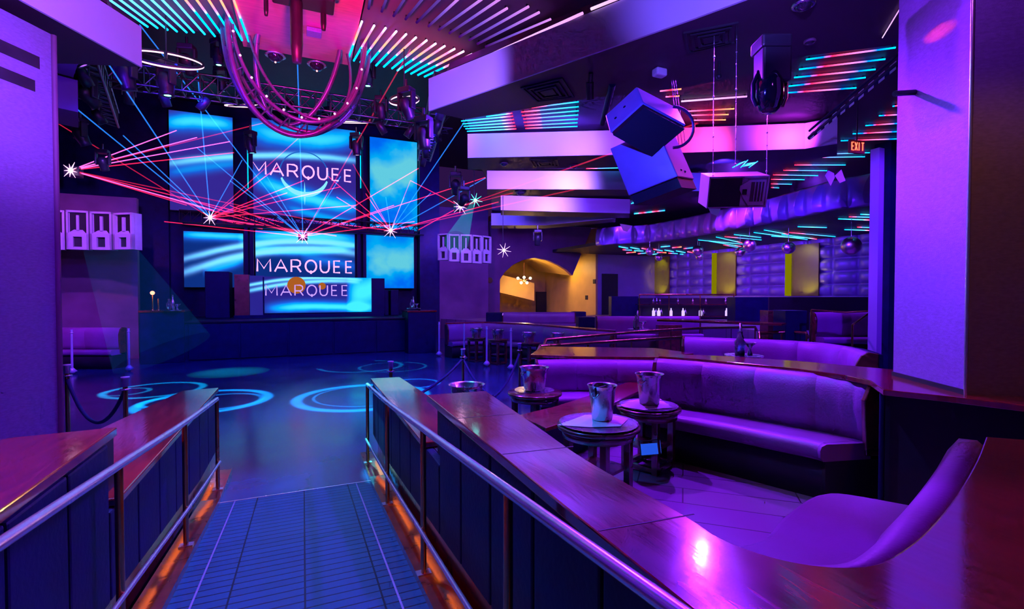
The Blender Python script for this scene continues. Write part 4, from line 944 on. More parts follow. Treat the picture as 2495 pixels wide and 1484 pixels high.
# pink line along the top of the long fascia
A = U(1052, 198, z=ZT+.02); B = U(1420, 32, z=ZT+.02); ledbar(A, B, 'white', 'long pink light line along the top of the nearest fascia', 'pink edge lines', .018)
ledbar(U(1440, 22, z=ZT+.02), U(1520, -10, z=ZT+.02), 'white', 'short pink light line continuing the long one at the top', 'pink edge lines', .018)
ledbar(U(180, 2, z=ZT-.1), U(272, 58, z=ZT-.1)+Vector((.0, -.02, 0)), 'white', 'faint pink light line on the left fascia', 'pink edge lines', .012)
zr = ZR-.03
G = {
 ('first recess group behind the long fascia', 'cyan bars, front left recess'): ('cyred', [((1185, 284), (1248, 276)), ((1124, 295), (1250, 283)), ((1127, 302), (1252, 291)), ((1130, 308), (1254, 299)), ((1134, 314), (1256, 307)), ((1138, 320), (1258, 314))]),
 ('second recess group behind the long fascia', 'cyan bars with red ends, front recess'): ('redcyan', [((1296, 262), (1410, 248)), ((1270, 273), (1410, 260)), ((1272, 282), (1410, 270)), ((1275, 290), (1409, 280)), ((1276, 298), (1408, 290)), ((1278, 306), (1407, 299)), ((1280, 313), (1407, 308))]),
 ('slanting group left of the silver pillar', 'red and blue bars by the pillar'): ('cyanred', [((1964, 145), (2182, 116)), ((1947, 169), (2157, 144)), ((1935, 189), (2133, 169)), ((1922, 210), (2109, 189)), ((1906, 227), (2086, 214))]),
 ('group running behind the silver pillar', 'bars behind the pillar edge'): ('cyanred', [((2175, 259), (2198, 256)), ((2142, 282), (2198, 279)), ((2109, 306), (2198, 300)), ((2078, 326), (2198, 320)), ((2049, 343), (2198, 338))]),
 ('far stepped group under the exit sign', 'far stepped bars'): ('redcyan', [((1990, 376), (2119, 372)), ((1967, 384), (2107, 382)), ((1936, 402), (2060, 402)), ((1909, 415), (2015, 416)), ((1884, 426), (1993, 428)), ((1879, 437), (1960, 438)), ((1879, 448), (1929, 449)), ((1879, 457), (1898, 458))]),
 ('red group above the hanging speaker', 'red bars over the hanging speaker'): ('red', [((1676, 271), (1789, 265)), ((1684, 281), (1775, 279)), ((1691, 293), (1768, 292)), ((1608, 222), (1660, 217)), ((1622, 236), (1655, 234))]),
 ('pair behind the second fascia', 'thin bars behind the second fascia'): ('redcyan', [((1290, 408), (1383, 407)), ((1425, 407), (1512, 404)), ((1428, 411), (1513, 409))]),
}
for (lab, grp), (mk, segs) in G.items():
    for k, (a, b_) in enumerate(segs):
        ledbar(U(*a, z=zr), U(*b_, z=zr), mk, 'LED bar of the %s, %s from the top' % (lab, ORD[k]), grp, .013)
ledbar(U(1660, 247, z=zr), U(1820, 235, z=zr), 'white', 'white violet LED bar above the hanging speaker', 'white bars', .016)
ledbar(U(2008, 472, z=4.98), U(2119, 434, z=4.98), 'white', 'pink light line over the tufted bulkhead', 'pink edge lines', .025)
ledbar(U(1502, 441, z=ZR), U(1530, 437, z=ZR), 'cyan', 'short cyan bar beside the flown speaker', 'white bars', .013)
TB = [((1701, 586), (1820, 597)), ((1745, 579), (1808, 593)), ((1766, 578), (1855, 586)), ((1789, 573), (1854, 580)), ((1728, 589), (1806, 602)), ((1763, 598), (1803, 605)), ((1837, 568), (1967, 585)), ((1862, 562), (1919, 572)), ((1923, 568), (2035, 578)), ((1944, 554), (2014, 556)), ((2043, 535), (2121, 538)), ((2069, 530), (2121, 531)), ((2097, 524), (2121, 525)), ((2058, 561), (2121, 563)), ((2089, 555), (2121, 556)), ((1880, 577), (1960, 581)), ((1905, 573), (1990, 584))]
for k, (a, b_) in enumerate(TB):
    p = U(*a, z=ZL); q = U(*b_, z=ZL)
    ledbar(p+Vector((0, 0, .02)), q+Vector((0, 0, .02)), ('cyan', 'cyred', 'redcyan')[k % 3], 'LED bar under the low terrace ceiling, %s of the scattered row' % ORD[k], 'terrace ceiling bars', .015, False)
for k in range(20):
    px = 1508+ (k*9.3) % 182; py = 601+(k*7.7) % 21; a = U(px, py, z=ZL+.02); e = U(px+22, py+4-(k % 3)*3, z=ZL+.02)
    ledbar(a, e, ('cyan', 'redcyan', 'red', 'cyan')[k % 4], 'tiny far LED bar in the cluster above the farthest yellow panel', 'far cluster of LED bars', .022, False)
for k in range(18):
    px = 1402+k*6.2 if k < 12 else 1545+(k-12)*11; py = 549-k*.9 if k < 12 else 521-(k-12)*1.2
    a = U(px, py, z=zr); e = U(px+20, py-2, z=zr)
    ledbar(a, e, ('cyan', 'red', 'redcyan')[k % 3], 'tiny far LED bar in the row behind the last ceiling bands', 'far row of LED bars', .024, False)
for k in range(7):
    a = U(1538+k*4, 496-k*2.5, z=zr); e = U(1560+k*4, 491-k*2.5, z=zr)
    ledbar(a, e, 'cyan', 'tiny pale blue LED bar beside the fourth ceiling band', 'pale blue bars by the fourth band', .018, False)
for k in range(9):
    a = U(1785+k*5, 408-(k % 4)*3, d=8.3); e = U(1798+k*6, 402-(k % 5)*3, d=8.5)
    ledbar(a, e, 'cyan', 'tiny blue LED bar glimpsed over the hanging speaker', 'blue bars over the hanging speaker', .008, False)
# ---------------------------------------------------------------- moving heads
def moving_head(label, loc, rz=0, tilt=.4, lens='off'):
    t = thing('moving_head_light', label, 'stage light', loc, rz, 'moving head lights')
    part(t, 'base', MB().bx(-.16, .16, -.12, .12, -.12, 0), M['blackmetal'], world=False, bevel=.02)
    part(t, 'clamp', MB().cyl((0, 0, 0), (0, 0, .18), .03, n=8), M['truss'], world=False)
    for s in (1, -1): part(t, 'yoke_arm', MB().bx(s*.17-.03, s*.17+.03, -.07, .07, -.46, -.09), M['blackmetal'], world=False, bevel=.02)
    Rm = Matrix.Rotation(tilt, 4, 'X'); o = Vector((0, 0, -.38))
    part(t, 'head', MB().lathe([(.001, .17), (.08, .17), (.13, .08), (.135, -.05), (.11, -.2), (.12, -.26), (.10, -.26), (.001, -.24)], o, 18, Rm), M['blackmetal'], world=False)
    part(t, 'lens', MB().lathe([(.001, -.255), (.09, -.25), (.001, -.245)], o, 16, Rm), lens, world=False)
    return t
LEN = {'g': emis('lens_green', (.1, 1, .6), 8), 'c': emis('lens_cyan', (.1, .7, 1), 4), 'p': emis('lens_pink', (1, .5, .9), 4), 'o': M['glass']}
MHS = [(305, 130, 8.6, .3, 'o', 1.0, 'hanging under the left fascia corner'), (404, 150, 9.2, .1, 'g', 1.0, 'left of the large light hoop, green lens'), (455, 110, 9.8, .9, 'o', .9, 'inside the large light hoop'),
       (530, 96, 10.4, .1, 'g', .85, 'below the left LED fan, green lens'), (538, 165, 10.8, .3, 'c', .8, 'below the left LED fan, dim cyan lens'), (895, 146, 10.8, .1, 'g', .9, 'below the right LED fan, green lens'),
       (990, 215, 9.2, .6, 'o', .9, 'by the left end of the long fascia'), (928, 235, 11.5, .5, 'o', .8, 'right of the hoop sculpture'), (1032, 285, 8.8, .2, 'o', .9, 'black, left of the cyan recess bars'),
       (210, 185, 9.0, 1.0, 'p', .9, 'near the silver pier, tilted'), (195, 290, 10.5, .5, 'o', .9, 'low beside the silver pier'), (610, 320, 13, .2, 'c', .9, 'below the left small light hoop'), (868, 325, 13, .2, 'p', .9, 'below the right small light hoop'),
       (250, 365, 12, .6, 'c', .8, 'over the left laser'), (700, 245, 12.2, .4, 'c', .8, 'inside the hoop sculpture, left'), (800, 262, 12.2, .4, 'p', .8, 'inside the hoop sculpture, right'), (1110, 420, 12.5, .9, 'o', .9, 'between the right LED wall and the second fascia'), (1130, 455, 12, 1.2, 'p', .8, 'above the cyan beam lamp'), (1310, 560, 18, .3, 'p', .9, 'in front of the last ceiling band')]
proto = {}
for px, py, d, tl, ln, sc, w in MHS:
    p = U(px, py, d=d)
    t = moving_head('black moving head light '+w, p, rz=-YAW+random.uniform(-.5, .5), tilt=tl, lens=LEN[ln]); t.scale = (sc,)*3
# large near moving head on the right
p = U(1876, 96, d=4.6)
t = thing('moving_head_light', 'large glossy black moving head hanging at the right, nearest of all', 'stage light', p, -YAW, 'moving head lights')
t['group'] = 'moving head lights'
part(t, 'base', MB().bx(-.13, .15, -.12, .12, -.12, .0), M['blackmetal'], world=False, bevel=.02)
part(t, 'drop_box', MB().bx(-.11, .16, -.1, .1, -.42, -.10), M['blackmetal'], world=False, bevel=.02)
for s in (1, -1): part(t, 'yoke_arm', MB().tube([(s*.10, 0, -.3), (s*.155, 0, -.42), (s*.155, 0, -.55), (s*.12, 0, -.63)], .02, 8), M['blackmetal'], world=False)
part(t, 'head', MB().lathe([(.001, -.32), (.10, -.33), (.125, -.42), (.125, -.55), (.09, -.66), (.06, -.69), (.001, -.69)], n=24), pbr('gloss_black', (.02, .02, .03), .1, 0, coat=1), world=False)
# stubby fixtures hanging over runway panel
for px, py, d, r, h, w in ((648, -6, 7.6, .035, .28, 'leftmost'), (722, 0, 7.4, .09, .95, 'longest, in the middle'), (788, 20, 7.8, .045, .35, 'right')):
    p = U(px, py, d=d); t = thing('pendant_spotlight', 'dark stubby spotlight hanging under the rose panel, '+w, 'stage light', p, 0, 'pendant spotlights')
    part(t, 'stem', MB().cyl((0, 0, .0), (0, 0, max(.05, ZC-p.z)), r*.4, n=10), M['blackmetal'], world=False)
    part(t, 'body', MB().lathe([(.001, 0), (r*.9, 0), (r, -.05), (r, -h*.7), (r*.7, -h), (.001, -h)], n=18), M['blackmetal'], world=False)
p = U(740, 8, d=7.5)
solo('motor_box', MB().bx(p.x-.45, p.x+.45, p.y-.25, p.y+.2, p.z-.0, p.z+.45), M['blackmetal'], 'black motor box above the stubby spotlights', 'box', bevel=.03)
p = U(765, 74, z=ZC-.01)
solo('junction_box', MB().bx(p.x-.13, p.x+.13, p.y-.12, p.y+.12, p.z-.08, p.z), M['silver'], 'small grey box on the rose panel', 'box', bevel=.01)
RG = emis('red_glow_lens', (1, .25, .3), 5)
def dome(label, px, py, z, r, lit=True, mat='chrome'):
    p = U(px, py, z=z); t = thing('dome_camera', label, 'dome fixture', (p.x, p.y, z), 0, 'dome fixtures')
    part(t, 'collar', MB().lathe([(r*1.25, 0), (r*1.35, -.02), (r*1.1, -.035), (r*.95, -.03), (r*.95, 0)], n=24, closed=True), M[mat], world=False)
    part(t, 'bubble', MB().lathe([(r*.98, -.01), (r*.9, -r*.45), (r*.6, -r*.8), (.001, -r*.95)], n=24), pbr('smoked_dome', (.03, .02, .04), .08, 0, coat=1), world=False)
    if lit: part(t, 'glint_light', MB().sph((0, 0, -r*1.0), .018, 8, 6), RG, world=False)
for px, py, w, r in ((671, 134, 'left', .15), (772, 156, 'right', .15)):
    dome('round dome fixture at the end of the rose panel, '+w, px, py, ZC, r)
dome('large dome camera at the top of the near soffit', 1958, 8, ZS, .085, False, 'bucket')
dome('small dome camera below the large one on the near soffit', 1973, 98, ZS, .05, False, 'plum')
dome('small dome on the recess ceiling above the second fascia', 1398, 402, ZS, .09, False, 'plum')
dome('small dome under the second ceiling band', 1228, 397, ZS, .08, False, 'plum')
dome('dark dome under the third ceiling band', 1268, 466, ZS, .13, False, 'blackmetal')
for px, py in ((1607, 168),):
    p = U(px, py, z=ZS); solo('wall_sensor', MB().bx(p.x-.085, p.x+.085, p.y-.06, p.y+.06, ZS-.1, ZS-.001), M['white'], 'small white sensor box under the near soffit', 'sensor', bevel=.02)
p = U(1752, 150, z=ZS); t = thing('drop_camera', 'small camera on a dark stem under the near soffit', 'camera', p)
part(t, 'stem', MB().cyl((p.x, p.y, ZS), (p.x, p.y, ZS-.16), .012), M['blackmetal']); part(t, 'body', MB().sph((p.x, p.y, ZS-.19), .035), M['blackmetal'])
p = U(1440, 178, z=ZS); t = thing('projector_bracket', 'dark angled bracket lamp under the near soffit beside the vent', 'bracket', p)
part(t, 'arm', MB().cyl(p, p+Vector((.05, .1, -.14)), .03), M['blackmetal']); part(t, 'head', MB().cyl(p+Vector((.02, .06, -.1)), p+Vector((.09, .16, -.28)), .055), M['blackmetal'])
# vents
def vent(label, px, z, fr='blackmetal'):
    c = [U(x, y, z=z) for x, y in px]; o = sum(c, Vector())/4; t = thing('ceiling_vent', label, 'vent', o, 0, 'ceiling vents')
    for k, f in enumerate((1.0, .76, .52)):
        b = MB(); zz = z-.012-.006*k; g = f-.10
        vo = [o+(p-o)*f for p in c]; vi = [o+(p-o)*g for p in c]; h = Vector((0, 0, .02))
        vs = [v-h*(1+k*.4) for v in vo]+[v-h*(1+k*.4) for v in vi]+[v for v in vo]+[v for v in vi]
        b.add(vs, [(i, (i+1) % 4, 4+(i+1) % 4, 4+i) for i in range(4)]+[(i, (i+1) % 4, 8+(i+1) % 4, 8+i) for i in range(4)]+[(4+i, 4+(i+1) % 4, 12+(i+1) % 4, 12+i) for i in range(4)])
        part(t, 'louvre_ring', b, M[fr])
    part(t, 'centre_plate', MB().add([o+(p-o)*.3-Vector((0, 0, .03)) for p in c]+[o+(p-o)*.3-Vector((0, 0, .01)) for p in c], [(0,1,2,3),(4,5,6,7),(0,1,5,4),(1,2,6,5),(2,3,7,6),(3,0,4,7)]), M[fr])
vent('square ceiling vent under the near soffit, left', [(1268, 212), (1370, 188), (1400, 235), (1308, 247)], ZS, 'navy')
vent('square ceiling vent under the near soffit, right', [(1665, 78), (1800, 52), (1798, 102), (1675, 128)], ZS)
vent('thin ceiling vent under the second band', [(1290, 388), (1358, 387), (1362, 403), (1300, 405)], ZS)
# ---------------------------------------------------------------- hoop sculpture
hs = thing('hoop_sculpture', 'nested hanging steel hoops over the dance floor', 'sculpture', (0, 10.6, 5.2))
def hoop(y, a, b_, zc, tl, r, t0=PI*.93, t1=PI*2.07, n=40, xo=0):
    pts = []
    for k in range(n+1):
        t = t0+(t1-t0)*k/n; x = a*math.cos(t); z = b_*math.sin(t)
        pts.append(Vector((x+xo+tl*z*.2, y-z*tl*.35, zc+z)))
    return pts
hp = [hoop(10.2, 1.2, 1.95, 7.05, .3, 0), hoop(10.55, 1.32, 1.9, 7.1, .2, 0), hoop(10.3, 1.15, 1.7, 7.0, -.35, 0), hoop(10.9, 1.25, 1.8, 7.1, -.3, 0), hoop(10.6, .75, 1.5, 7.0, .9, 0), hoop(10.7, .9, 1.6, 7.0, -.9, 0)]
for k, P in enumerate(hp): part(hs, 'hoop', MB().tube(P, (.05, .05, .035, .04, .05, .03)[k], 10), M['ringmetal'])
for a, b_ in ((0, 1), (2, 3), (0, 2)):
    for i in range(2, 40, 3): part(hs, 'cross_tube', MB().cyl(hp[a][i], hp[b_][i], .014, n=6), M['ringmetal'])
BUL = emis('hoop_bulb', (1, .35, .8), 2)
for i in range(4, 38, 3): part(hs, 'bulb', MB().sph(hp[2][i]+Vector((0, -.03, .05)), .022, 8, 6), BUL)
for x in (-.9, 0, .9): part(hs, 'hanger', MB().cyl((x, 10.7, 7.0), (x, 10.7, 9.0), .02), M['blackmetal'])
# light hoops
HL = emis('hoop_light', (1, .45, .75), 2.5)
def lhoop(label, px, py, d, a, rx, rz_, ry=0):
    c = U(px, py, d=d); t = thing('light_hoop', label, 'light hoop', c, 0, 'glowing light hoops')
    Rm = Matrix.Rotation(-YAW+rz_, 4, 'Z') @ Matrix.Rotation(ry, 4, 'Y') @ Matrix.Rotation(rx, 4, 'X')
    pts = [c+(Rm @ Vector((a*math.cos(2*PI*k/40), a*math.sin(2*PI*k/40), 0))) for k in range(40)]
    part(t, 'tube_light', MB().tube(pts, .014, 8, True), HL)
    part(t, 'rim', MB().tube([p+Vector((0, 0, .03)) for p in pts], .022, 8, True), M['blackmetal'])
    part(t, 'hanger', MB().cyl(c+Vector((0, 0, .03)), c+Vector((0, 0, 1.0)), .012), M['blackmetal']); 
    part(t, 'spoke', MB().cyl(pts[0], pts[20], .012), M['blackmetal'])
lhoop('large glowing hoop left of the LED fan', 405, 146, 8.9, .58, .5, 0, .3)
lhoop('small glowing hoop at the left foot of the hoop sculpture', 598, 258, 12.4, .46, .3, 0)
lhoop('small glowing hoop at the right foot of the hoop sculpture', 862, 298, 12.4, .42, .3, 0)
lhoop('glowing hoop by the left end of the long fascia', 985, 245, 9.5, .28, .7, 0)
# ---------------------------------------------------------------- flown speakers
def slab_box(t, nm, O, e1, e2, e3, mat, bevel=.01):
    return part(t, nm, MB().par(O, e1-O, e2-O, e3-O), M[mat], bevel=bevel)
t = thing('flown_speaker', 'big navy flown speaker tipped down, lower one of the pair', 'speaker', U(1600, 400, d=4.8), 0, 'flown speakers')
O = U(1600, 310, d=4.6); e1 = U(1486, 362, d=4.85); e2 = U(1652, 430, d=4.45); e3 = U(1643, 326, d=5.0)
slab_box(t, 'cabinet', O, e1, e2, e3, 'speakerblue')
B0 = e2+(e1-O)*.02+(e3-O)*.02; dn = (e2-O).normalized()
part(t, 'grille', MB().par(e2+(e1-O)*.03+(e3-O)*.03, (e1-O)*.94, (e3-O)*.94, dn*.11), M['grille'])
for a, b_ in ((.35, .85), (.55, .87)):
    q = O+(e3-O)*a*1.0+(e2-O)*b_+(O-e1).normalized()*.002; part(t, 'rig_bolt', MB().sph(q, .012, 8, 6), M['blackmetal'])
t = thing('flown_speaker', 'big navy flown speaker tipped sideways, upper one of the pair', 'speaker', U(1560, 260, d=4.8), 0, 'flown speakers')
O = U(1566, 249, d=4.6); e1 = U(1485, 322, d=4.75); e2 = U(1551, 211, d=4.85); e3 = U(1672, 305, d=4.5)
slab_box(t, 'cabinet', O, e1, e2, e3, 'speakerblue')
dn = (O-e2).normalized(); part(t, 'grille', MB().par(O+(e1-O)*.04+(e3-O)*.04, (e1-O)*.92, (e3-O)*.92, dn*.07), M['grille'])
nf = (e1-O).cross(e2-O).normalized(); nf = nf if nf.dot(CAM-O) > 0 else -nf
for a, b_ in ((.45, .55), (.75, .4)):
    q = O+(e1-O)*a+(e2-O)*b_; part(t, 'hand_hole', MB().cyl(q, q+nf*.004, .014), M['grille'])
yk = [U(1640+50*math.sin(a), 290-50*math.cos(a)+20, d=4.55) for a in [PI*k/14 for k in range(15)]]
solo('speaker_yoke', MB().tube(yk, .014, 8), M['ringmetal'], 'curved steel yoke at the right of the flown speakers', 'yoke')
for i, px in enumerate((1636, 1641, 1646)):
    a = U(px, 196, d=4.9); b_ = U(px+18+i*3, 352, d=4.6); solo('steel_cable', MB().cyl(a, b_, .003, n=6), M['chrome'], 'thin steel cable crossing the upper flown speaker, %s of three' % ORD[i], 'cable', 'steel cables at the flown speakers')
# hanging stage monitor
dS = 5.6; c = U(1797, 468, d=dS)
t = thing('hanging_speaker', 'white framed speaker hanging on three chains', 'speaker', c, -YAW-.12)
Rp = Matrix.Rotation(.35, 4, 'X')
def RB(x0, x1, y0, y1, z0, z1): return MB().bx(x0, x1, y0, y1, z0, z1, Rp)
w_, h_ = .33, .18
part(t, 'cabinet', RB(-w_, w_, .02, .4, -h_, h_), M['speaker'], world=False, bevel=.006)
part(t, 'front_frame', RB(-w_, w_, -.01, .02, h_-.02, h_).bx(-w_, w_, -.01, .02, -h_, -h_+.015, Rp).bx(-w_, -w_+.015, -.01, .02, -h_, h_, Rp).bx(w_-.015, w_, -.01, .02, -h_, h_, Rp), M['speaker'], world=False)
part(t, 'grille', RB(-w_+.015, .04, .005, .018, -h_+.015, h_-.02), M['grille'], world=False)
b = MB(); prof = [(.02, .02), (.07, -.07), (.13, -.155), (.30, -.155), (.30, .13), (.12, .13), (.02, .07)]
b.add([Rp @ Vector((x, -.004, z)) for x, z in prof]+[Rp @ Vector((x, .018, z)) for x, z in prof], [tuple(range(7)), tuple(range(13, 6, -1))]+[(i, (i+1) % 7, 7+(i+1) % 7, 7+i) for i in range(7)])
part(t, 'horn_plate', b, M['speaker'], world=False)
part(t, 'horn_mouth', RB(.14, .28, -.008, -.002, -.11, .11), pbr('horn_shadow', (.08, .05, .06), .5), world=False)
for x in (.18, .215, .25): part(t, 'horn_vane', RB(x-.004, x+.004, -.02, -.006, -.11, .11), M['speaker'], world=False)
part(t, 'port', RB(.05, .1, -.008, -.002, -.03, .03), M['grille'], world=False)
for i, (px, py, pt_) in enumerate(((1737, 430, 298), (1792, 400, 268), (1868, 418, 270))):
    a = U(px, py+6, d=dS); up_ = U(px, pt_, d=dS); 
    t = thing('chain', 'hanging chain of the white framed speaker, %s from the left' % ORD[i], 'chain', a, 0, 'speaker chains')
    zt2 = ZR if i else ZR
    part(t, 'wire', MB().cyl(a, (a.x, a.y, ZR), .004, n=6), M['chrome'])
    b = MB()
    for k in range(14): b.sph(a+Vector((0, 0, .03+k*(ZR-a.z)/15)), .009+.004*(k % 3 == 0), 6, 5)
    part(t, 'link', b, M['chrome'])
# white horn flags (small bat speakers)
def flag(label, px, d):
    c = [U(x, y, d=d) for x, y in px]; o = sum(c, Vector())/len(c); v = (o-CAM).normalized()*.12
    n = len(c); b = MB(); b.add(c+[p+v for p in c], [tuple(range(n)), tuple(range(2*n-1, n-1, -1))]+[(i, (i+1) % n, n+(i+1) % n, n+i) for i in range(n)])
    solo('wedge_speaker', b, M['paper'], label, 'speaker', 'pale wedge speakers')
flag('pale wedge speaker under the far stepped LED bars, left piece', [(2010, 428), (2018, 415), (2032, 422), (2034, 432), (2024, 453)], 9)
flag('pale wedge speaker under the far stepped LED bars, right piece', [(2034, 428), (2050, 413), (2060, 440), (2046, 446)], 9)
flag('pale lit wedge speaker below the hanging speaker', [(1726, 508), (1756, 508), (1748, 527), (1732, 520)], 9)
flag('pink lit wedge speaker on the left by the silver pier', [(140, 96), (214, 107), (208, 132), (190, 131), (135, 105)], 7.5)
flag('pink lit wedge speaker before the last ceiling band', [(1510, 545), (1540, 550), (1528, 565), (1518, 562)], 14)
#flag('violet lit end of a soffit light beside the flown speaker', [(1692, 450), (1724, 450), (1722, 470), (1696, 468)], 9)
# speaker clusters beside the stage
def cluster(nm, cols, d, top, bot, lab):
    for k, (a, b_, t0, t1, u0, u1) in enumerate(cols):
        A = U(a, t0, d=d[k]); B = U(b_, t1, d=d[k+1]); A0 = U(a, u0, d=d[k]); B0 = U(b_, u1, d=d[k+1])
        w = Vector((B.x-A.x, B.y-A.y, 0)); h = A.z-A0.z; n = Vector((w.y, -w.x, 0)).normalized(); n = n if n.dot(CAM-A) > 0 else -n
        o = Vector((A.x, A.y, A0.z)); W_ = w.length; wx = w.normalized()
        t = thing('array_speaker', 'pale horn speaker of the %s cluster, %s from the left' % (lab, ORD[k]), 'speaker', o, 0, lab+' speaker cluster')
        g = w*.97; fr = .09
        part(t, 'cabinet', MB().par(o-n*.3, g, n*.22, Vector((0, 0, h))), M['speaker'])
        bb = MB(); Z = Vector((0, 0, 1))
        for (x0, x1, z0, z1) in ((0, fr, 0, 1), (1-fr, 1, 0, 1), (0, 1, .95, 1), (0, 1, .33, .42), (0, 1, 0, .06), (0, .3, .06, .33), (.7, 1, .06, .33)):
            bb.par(o+g*x0+Z*h*z0-n*.09, g*(x1-x0), n*.09, Z*h*(z1-z0))
        part(t, 'front_frame', bb, M['speaker'])
        part(t, 'horn_throat', MB().par(o+g*.12+Z*h*.43-n*.085, g*.76, n*.01, Z*h*.51), M['grille'])
        part(t, 'horn_flare', MB().add([o+g*.1+Z*h*.42, o+g*.9+Z*h*.42, o+g*.68+Z*h*.52-n*.08, o+g*.32+Z*h*.52-n*.08], [(0, 1, 2, 3)]).par(o+g*.44+Z*h*.5-n*.07, g*.12, n*.05, Z*h*.38), M['speaker'])
        part(t, 'low_port', MB().par(o+g*.3+Z*h*.08-n*.08, g*.4, n*.01, Z*h*.24), M['dark'])
cluster('array', [(95, 158, 508, 511, 606, 607), (160, 216, 511, 515, 607, 608), (218, 272, 515, 519, 608, 608), (274, 322, 519, 522, 608, 606)], [12.6, 12.9, 13.1, 13.2, 13.1], 510, 608, 'left')
cluster('array', [(1066, 1092, 570, 571, 634, 636), (1093, 1121, 571, 571, 637, 639), (1122, 1150, 571, 572, 640, 641), (1151, 1175, 572, 574, 641, 640), (1176, 1198, 574, 577, 640, 636)], [18.2, 18.0, 18.0, 18.1, 18.4, 18.8], 570, 640, 'right')
# ---------------------------------------------------------------- mirror balls
MBm, nt, out = newmat('mirror_ball'); p_ = nt.nodes.new('ShaderNodeBsdfPrincipled'); nt.links.new(p_.outputs[0], out.inputs[0]); p_.inputs['Metallic'].default_value = 1; p_.inputs['Roughness'].default_value = .3
vn = nt.nodes.new('ShaderNodeTexVoronoi'); vn.inputs['Scale'].default_value = 22; tc_ = nt.nodes.new('ShaderNodeTexCoord'); nt.links.new(tc_.outputs['Object'], vn.inputs[0])
bm_ = nt.nodes.new('ShaderNodeBump'); bm_.inputs['Strength'].default_value = .5; nt.links.new(vn.outputs[0], bm_.inputs['Height']); nt.links.new(bm_.outputs[0], p_.inputs['Normal']); p_.inputs['Base Color'].default_value = (.95, .75, .8, 1)
balls = [(2074, 599, 22, 13.5, 'largest, by the slim column'), (1921, 604, 15, 16, 'left of the nearest yellow panel'), (1826, 598, 15, 16, 'right of the middle yellow panel, upper'), (1803, 614, 12, 18, 'right of the middle yellow panel, lower'), (1700, 610, 13, 19, 'left of the middle yellow panel, upper'), (1704, 626, 9, 20, 'left of the middle yellow panel, lower'), (1583, 613, 10, 20, 'before the farthest yellow panel, upper'), (1605, 627, 9, 21, 'before the farthest yellow panel, lower')]
for px, py, r, d, w in balls:
    c = U(px, py, d=d); R_ = r/1180*d
    t = thing('mirror_ball', 'hanging mirror ball, '+w, 'mirror ball', c, 0, 'mirror balls over the terrace')
    part(t, 'ball', MB().sph(c, R_, 20, 14), MBm)
    part(t, 'hanging_wire', MB().cyl(c+Vector((0, 0, R_)), (c.x, c.y, max(ZL+.06, c.z+R_+.05)), .008, n=6), M['chrome'])
# ---------------------------------------------------------------- exit sign
c = U(2090, 357, d=8.8)
t = thing('exit_sign', 'small red exit sign hanging among the far LED bars', 'exit sign', c, -YAW+.25)
ER = emis('exit_red', (1, .12, .06), 3)
part(t, 'housing', MB().bx(-.17, .17, .0, .05, -.12, .12), pbr('exit_case', (.5, .08, .06), .5), world=False, bevel=.01)
part(t, 'hanger', MB().cyl((0, .02, .12), (0, .02, ZR-c.z), .012), M['blackmetal'], world=False)
XS = {'E': [[(.8, 0), (0, 0), (0, 1), (.8, 1)], [(0, .5), (.7, .5)]], 'X': [[(0, 0), (.9, 1)], [(0, 1), (.9, 0)]], 'I': [[(.3, 0), (.3, 1)]], 'T': [[(0, 1), (.9, 1)], [(.45, 0), (.45, 1)]]}
for k, ch_ in enumerate('EXIT'):
    b = MB()
    for pl in XS[ch_]: b.tube([(-.14+k*.075+u*.055, -.005, -.07+v*.14) for u, v in pl], .008, 6)
    part(t, 'letter', b, ER, world=False)
# diagonal lamp truss near the pillar
a = U(1972, 336, d=8.3); b_ = U(2192, 152, d=6.2)
t = thing('blinder_bar', 'slanting dark bar set with a row of pale square lamps', 'stage light', (a+b_)/2)
part(t, 'bar', MB().cyl(a, b_, .035, n=8), M['navy']); part(t, 'bar', MB().cyl(a+Vector((0, 0, .12)), b_+Vector((0, 0, .12)), .02, n=8), M['navy'])
dv_ = (b_-a)/10; upv = Vector((0, 0, .085))
for k in range(10):
    o = a+dv_*(k+.12)-(a-CAM).normalized()*.04+Vector((0, 0, -.05)); part(t, 'lamp_plate', MB().par(o, dv_*.55, upv*1.3, (a-CAM).normalized()*.02), M['paper'])
a = U(1468, 300, d=8); b_ = U(1492, 205, d=6.9)
t = thing('blinder_bar', 'short blue lit bar of small square lamps left of the flown speakers', 'stage light', (a+b_)/2)
part(t, 'bar', MB().cyl(a, b_, .05, n=8), M['navy'])
for k in range(6): o = a.lerp(b_, k/6+.02); part(t, 'lamp_plate', MB().par(o-(a-CAM).normalized()*.06, (b_-a)*.1, Vector((.05, -.02, 0)), (a-CAM).normalized()*.02), M['paper'])
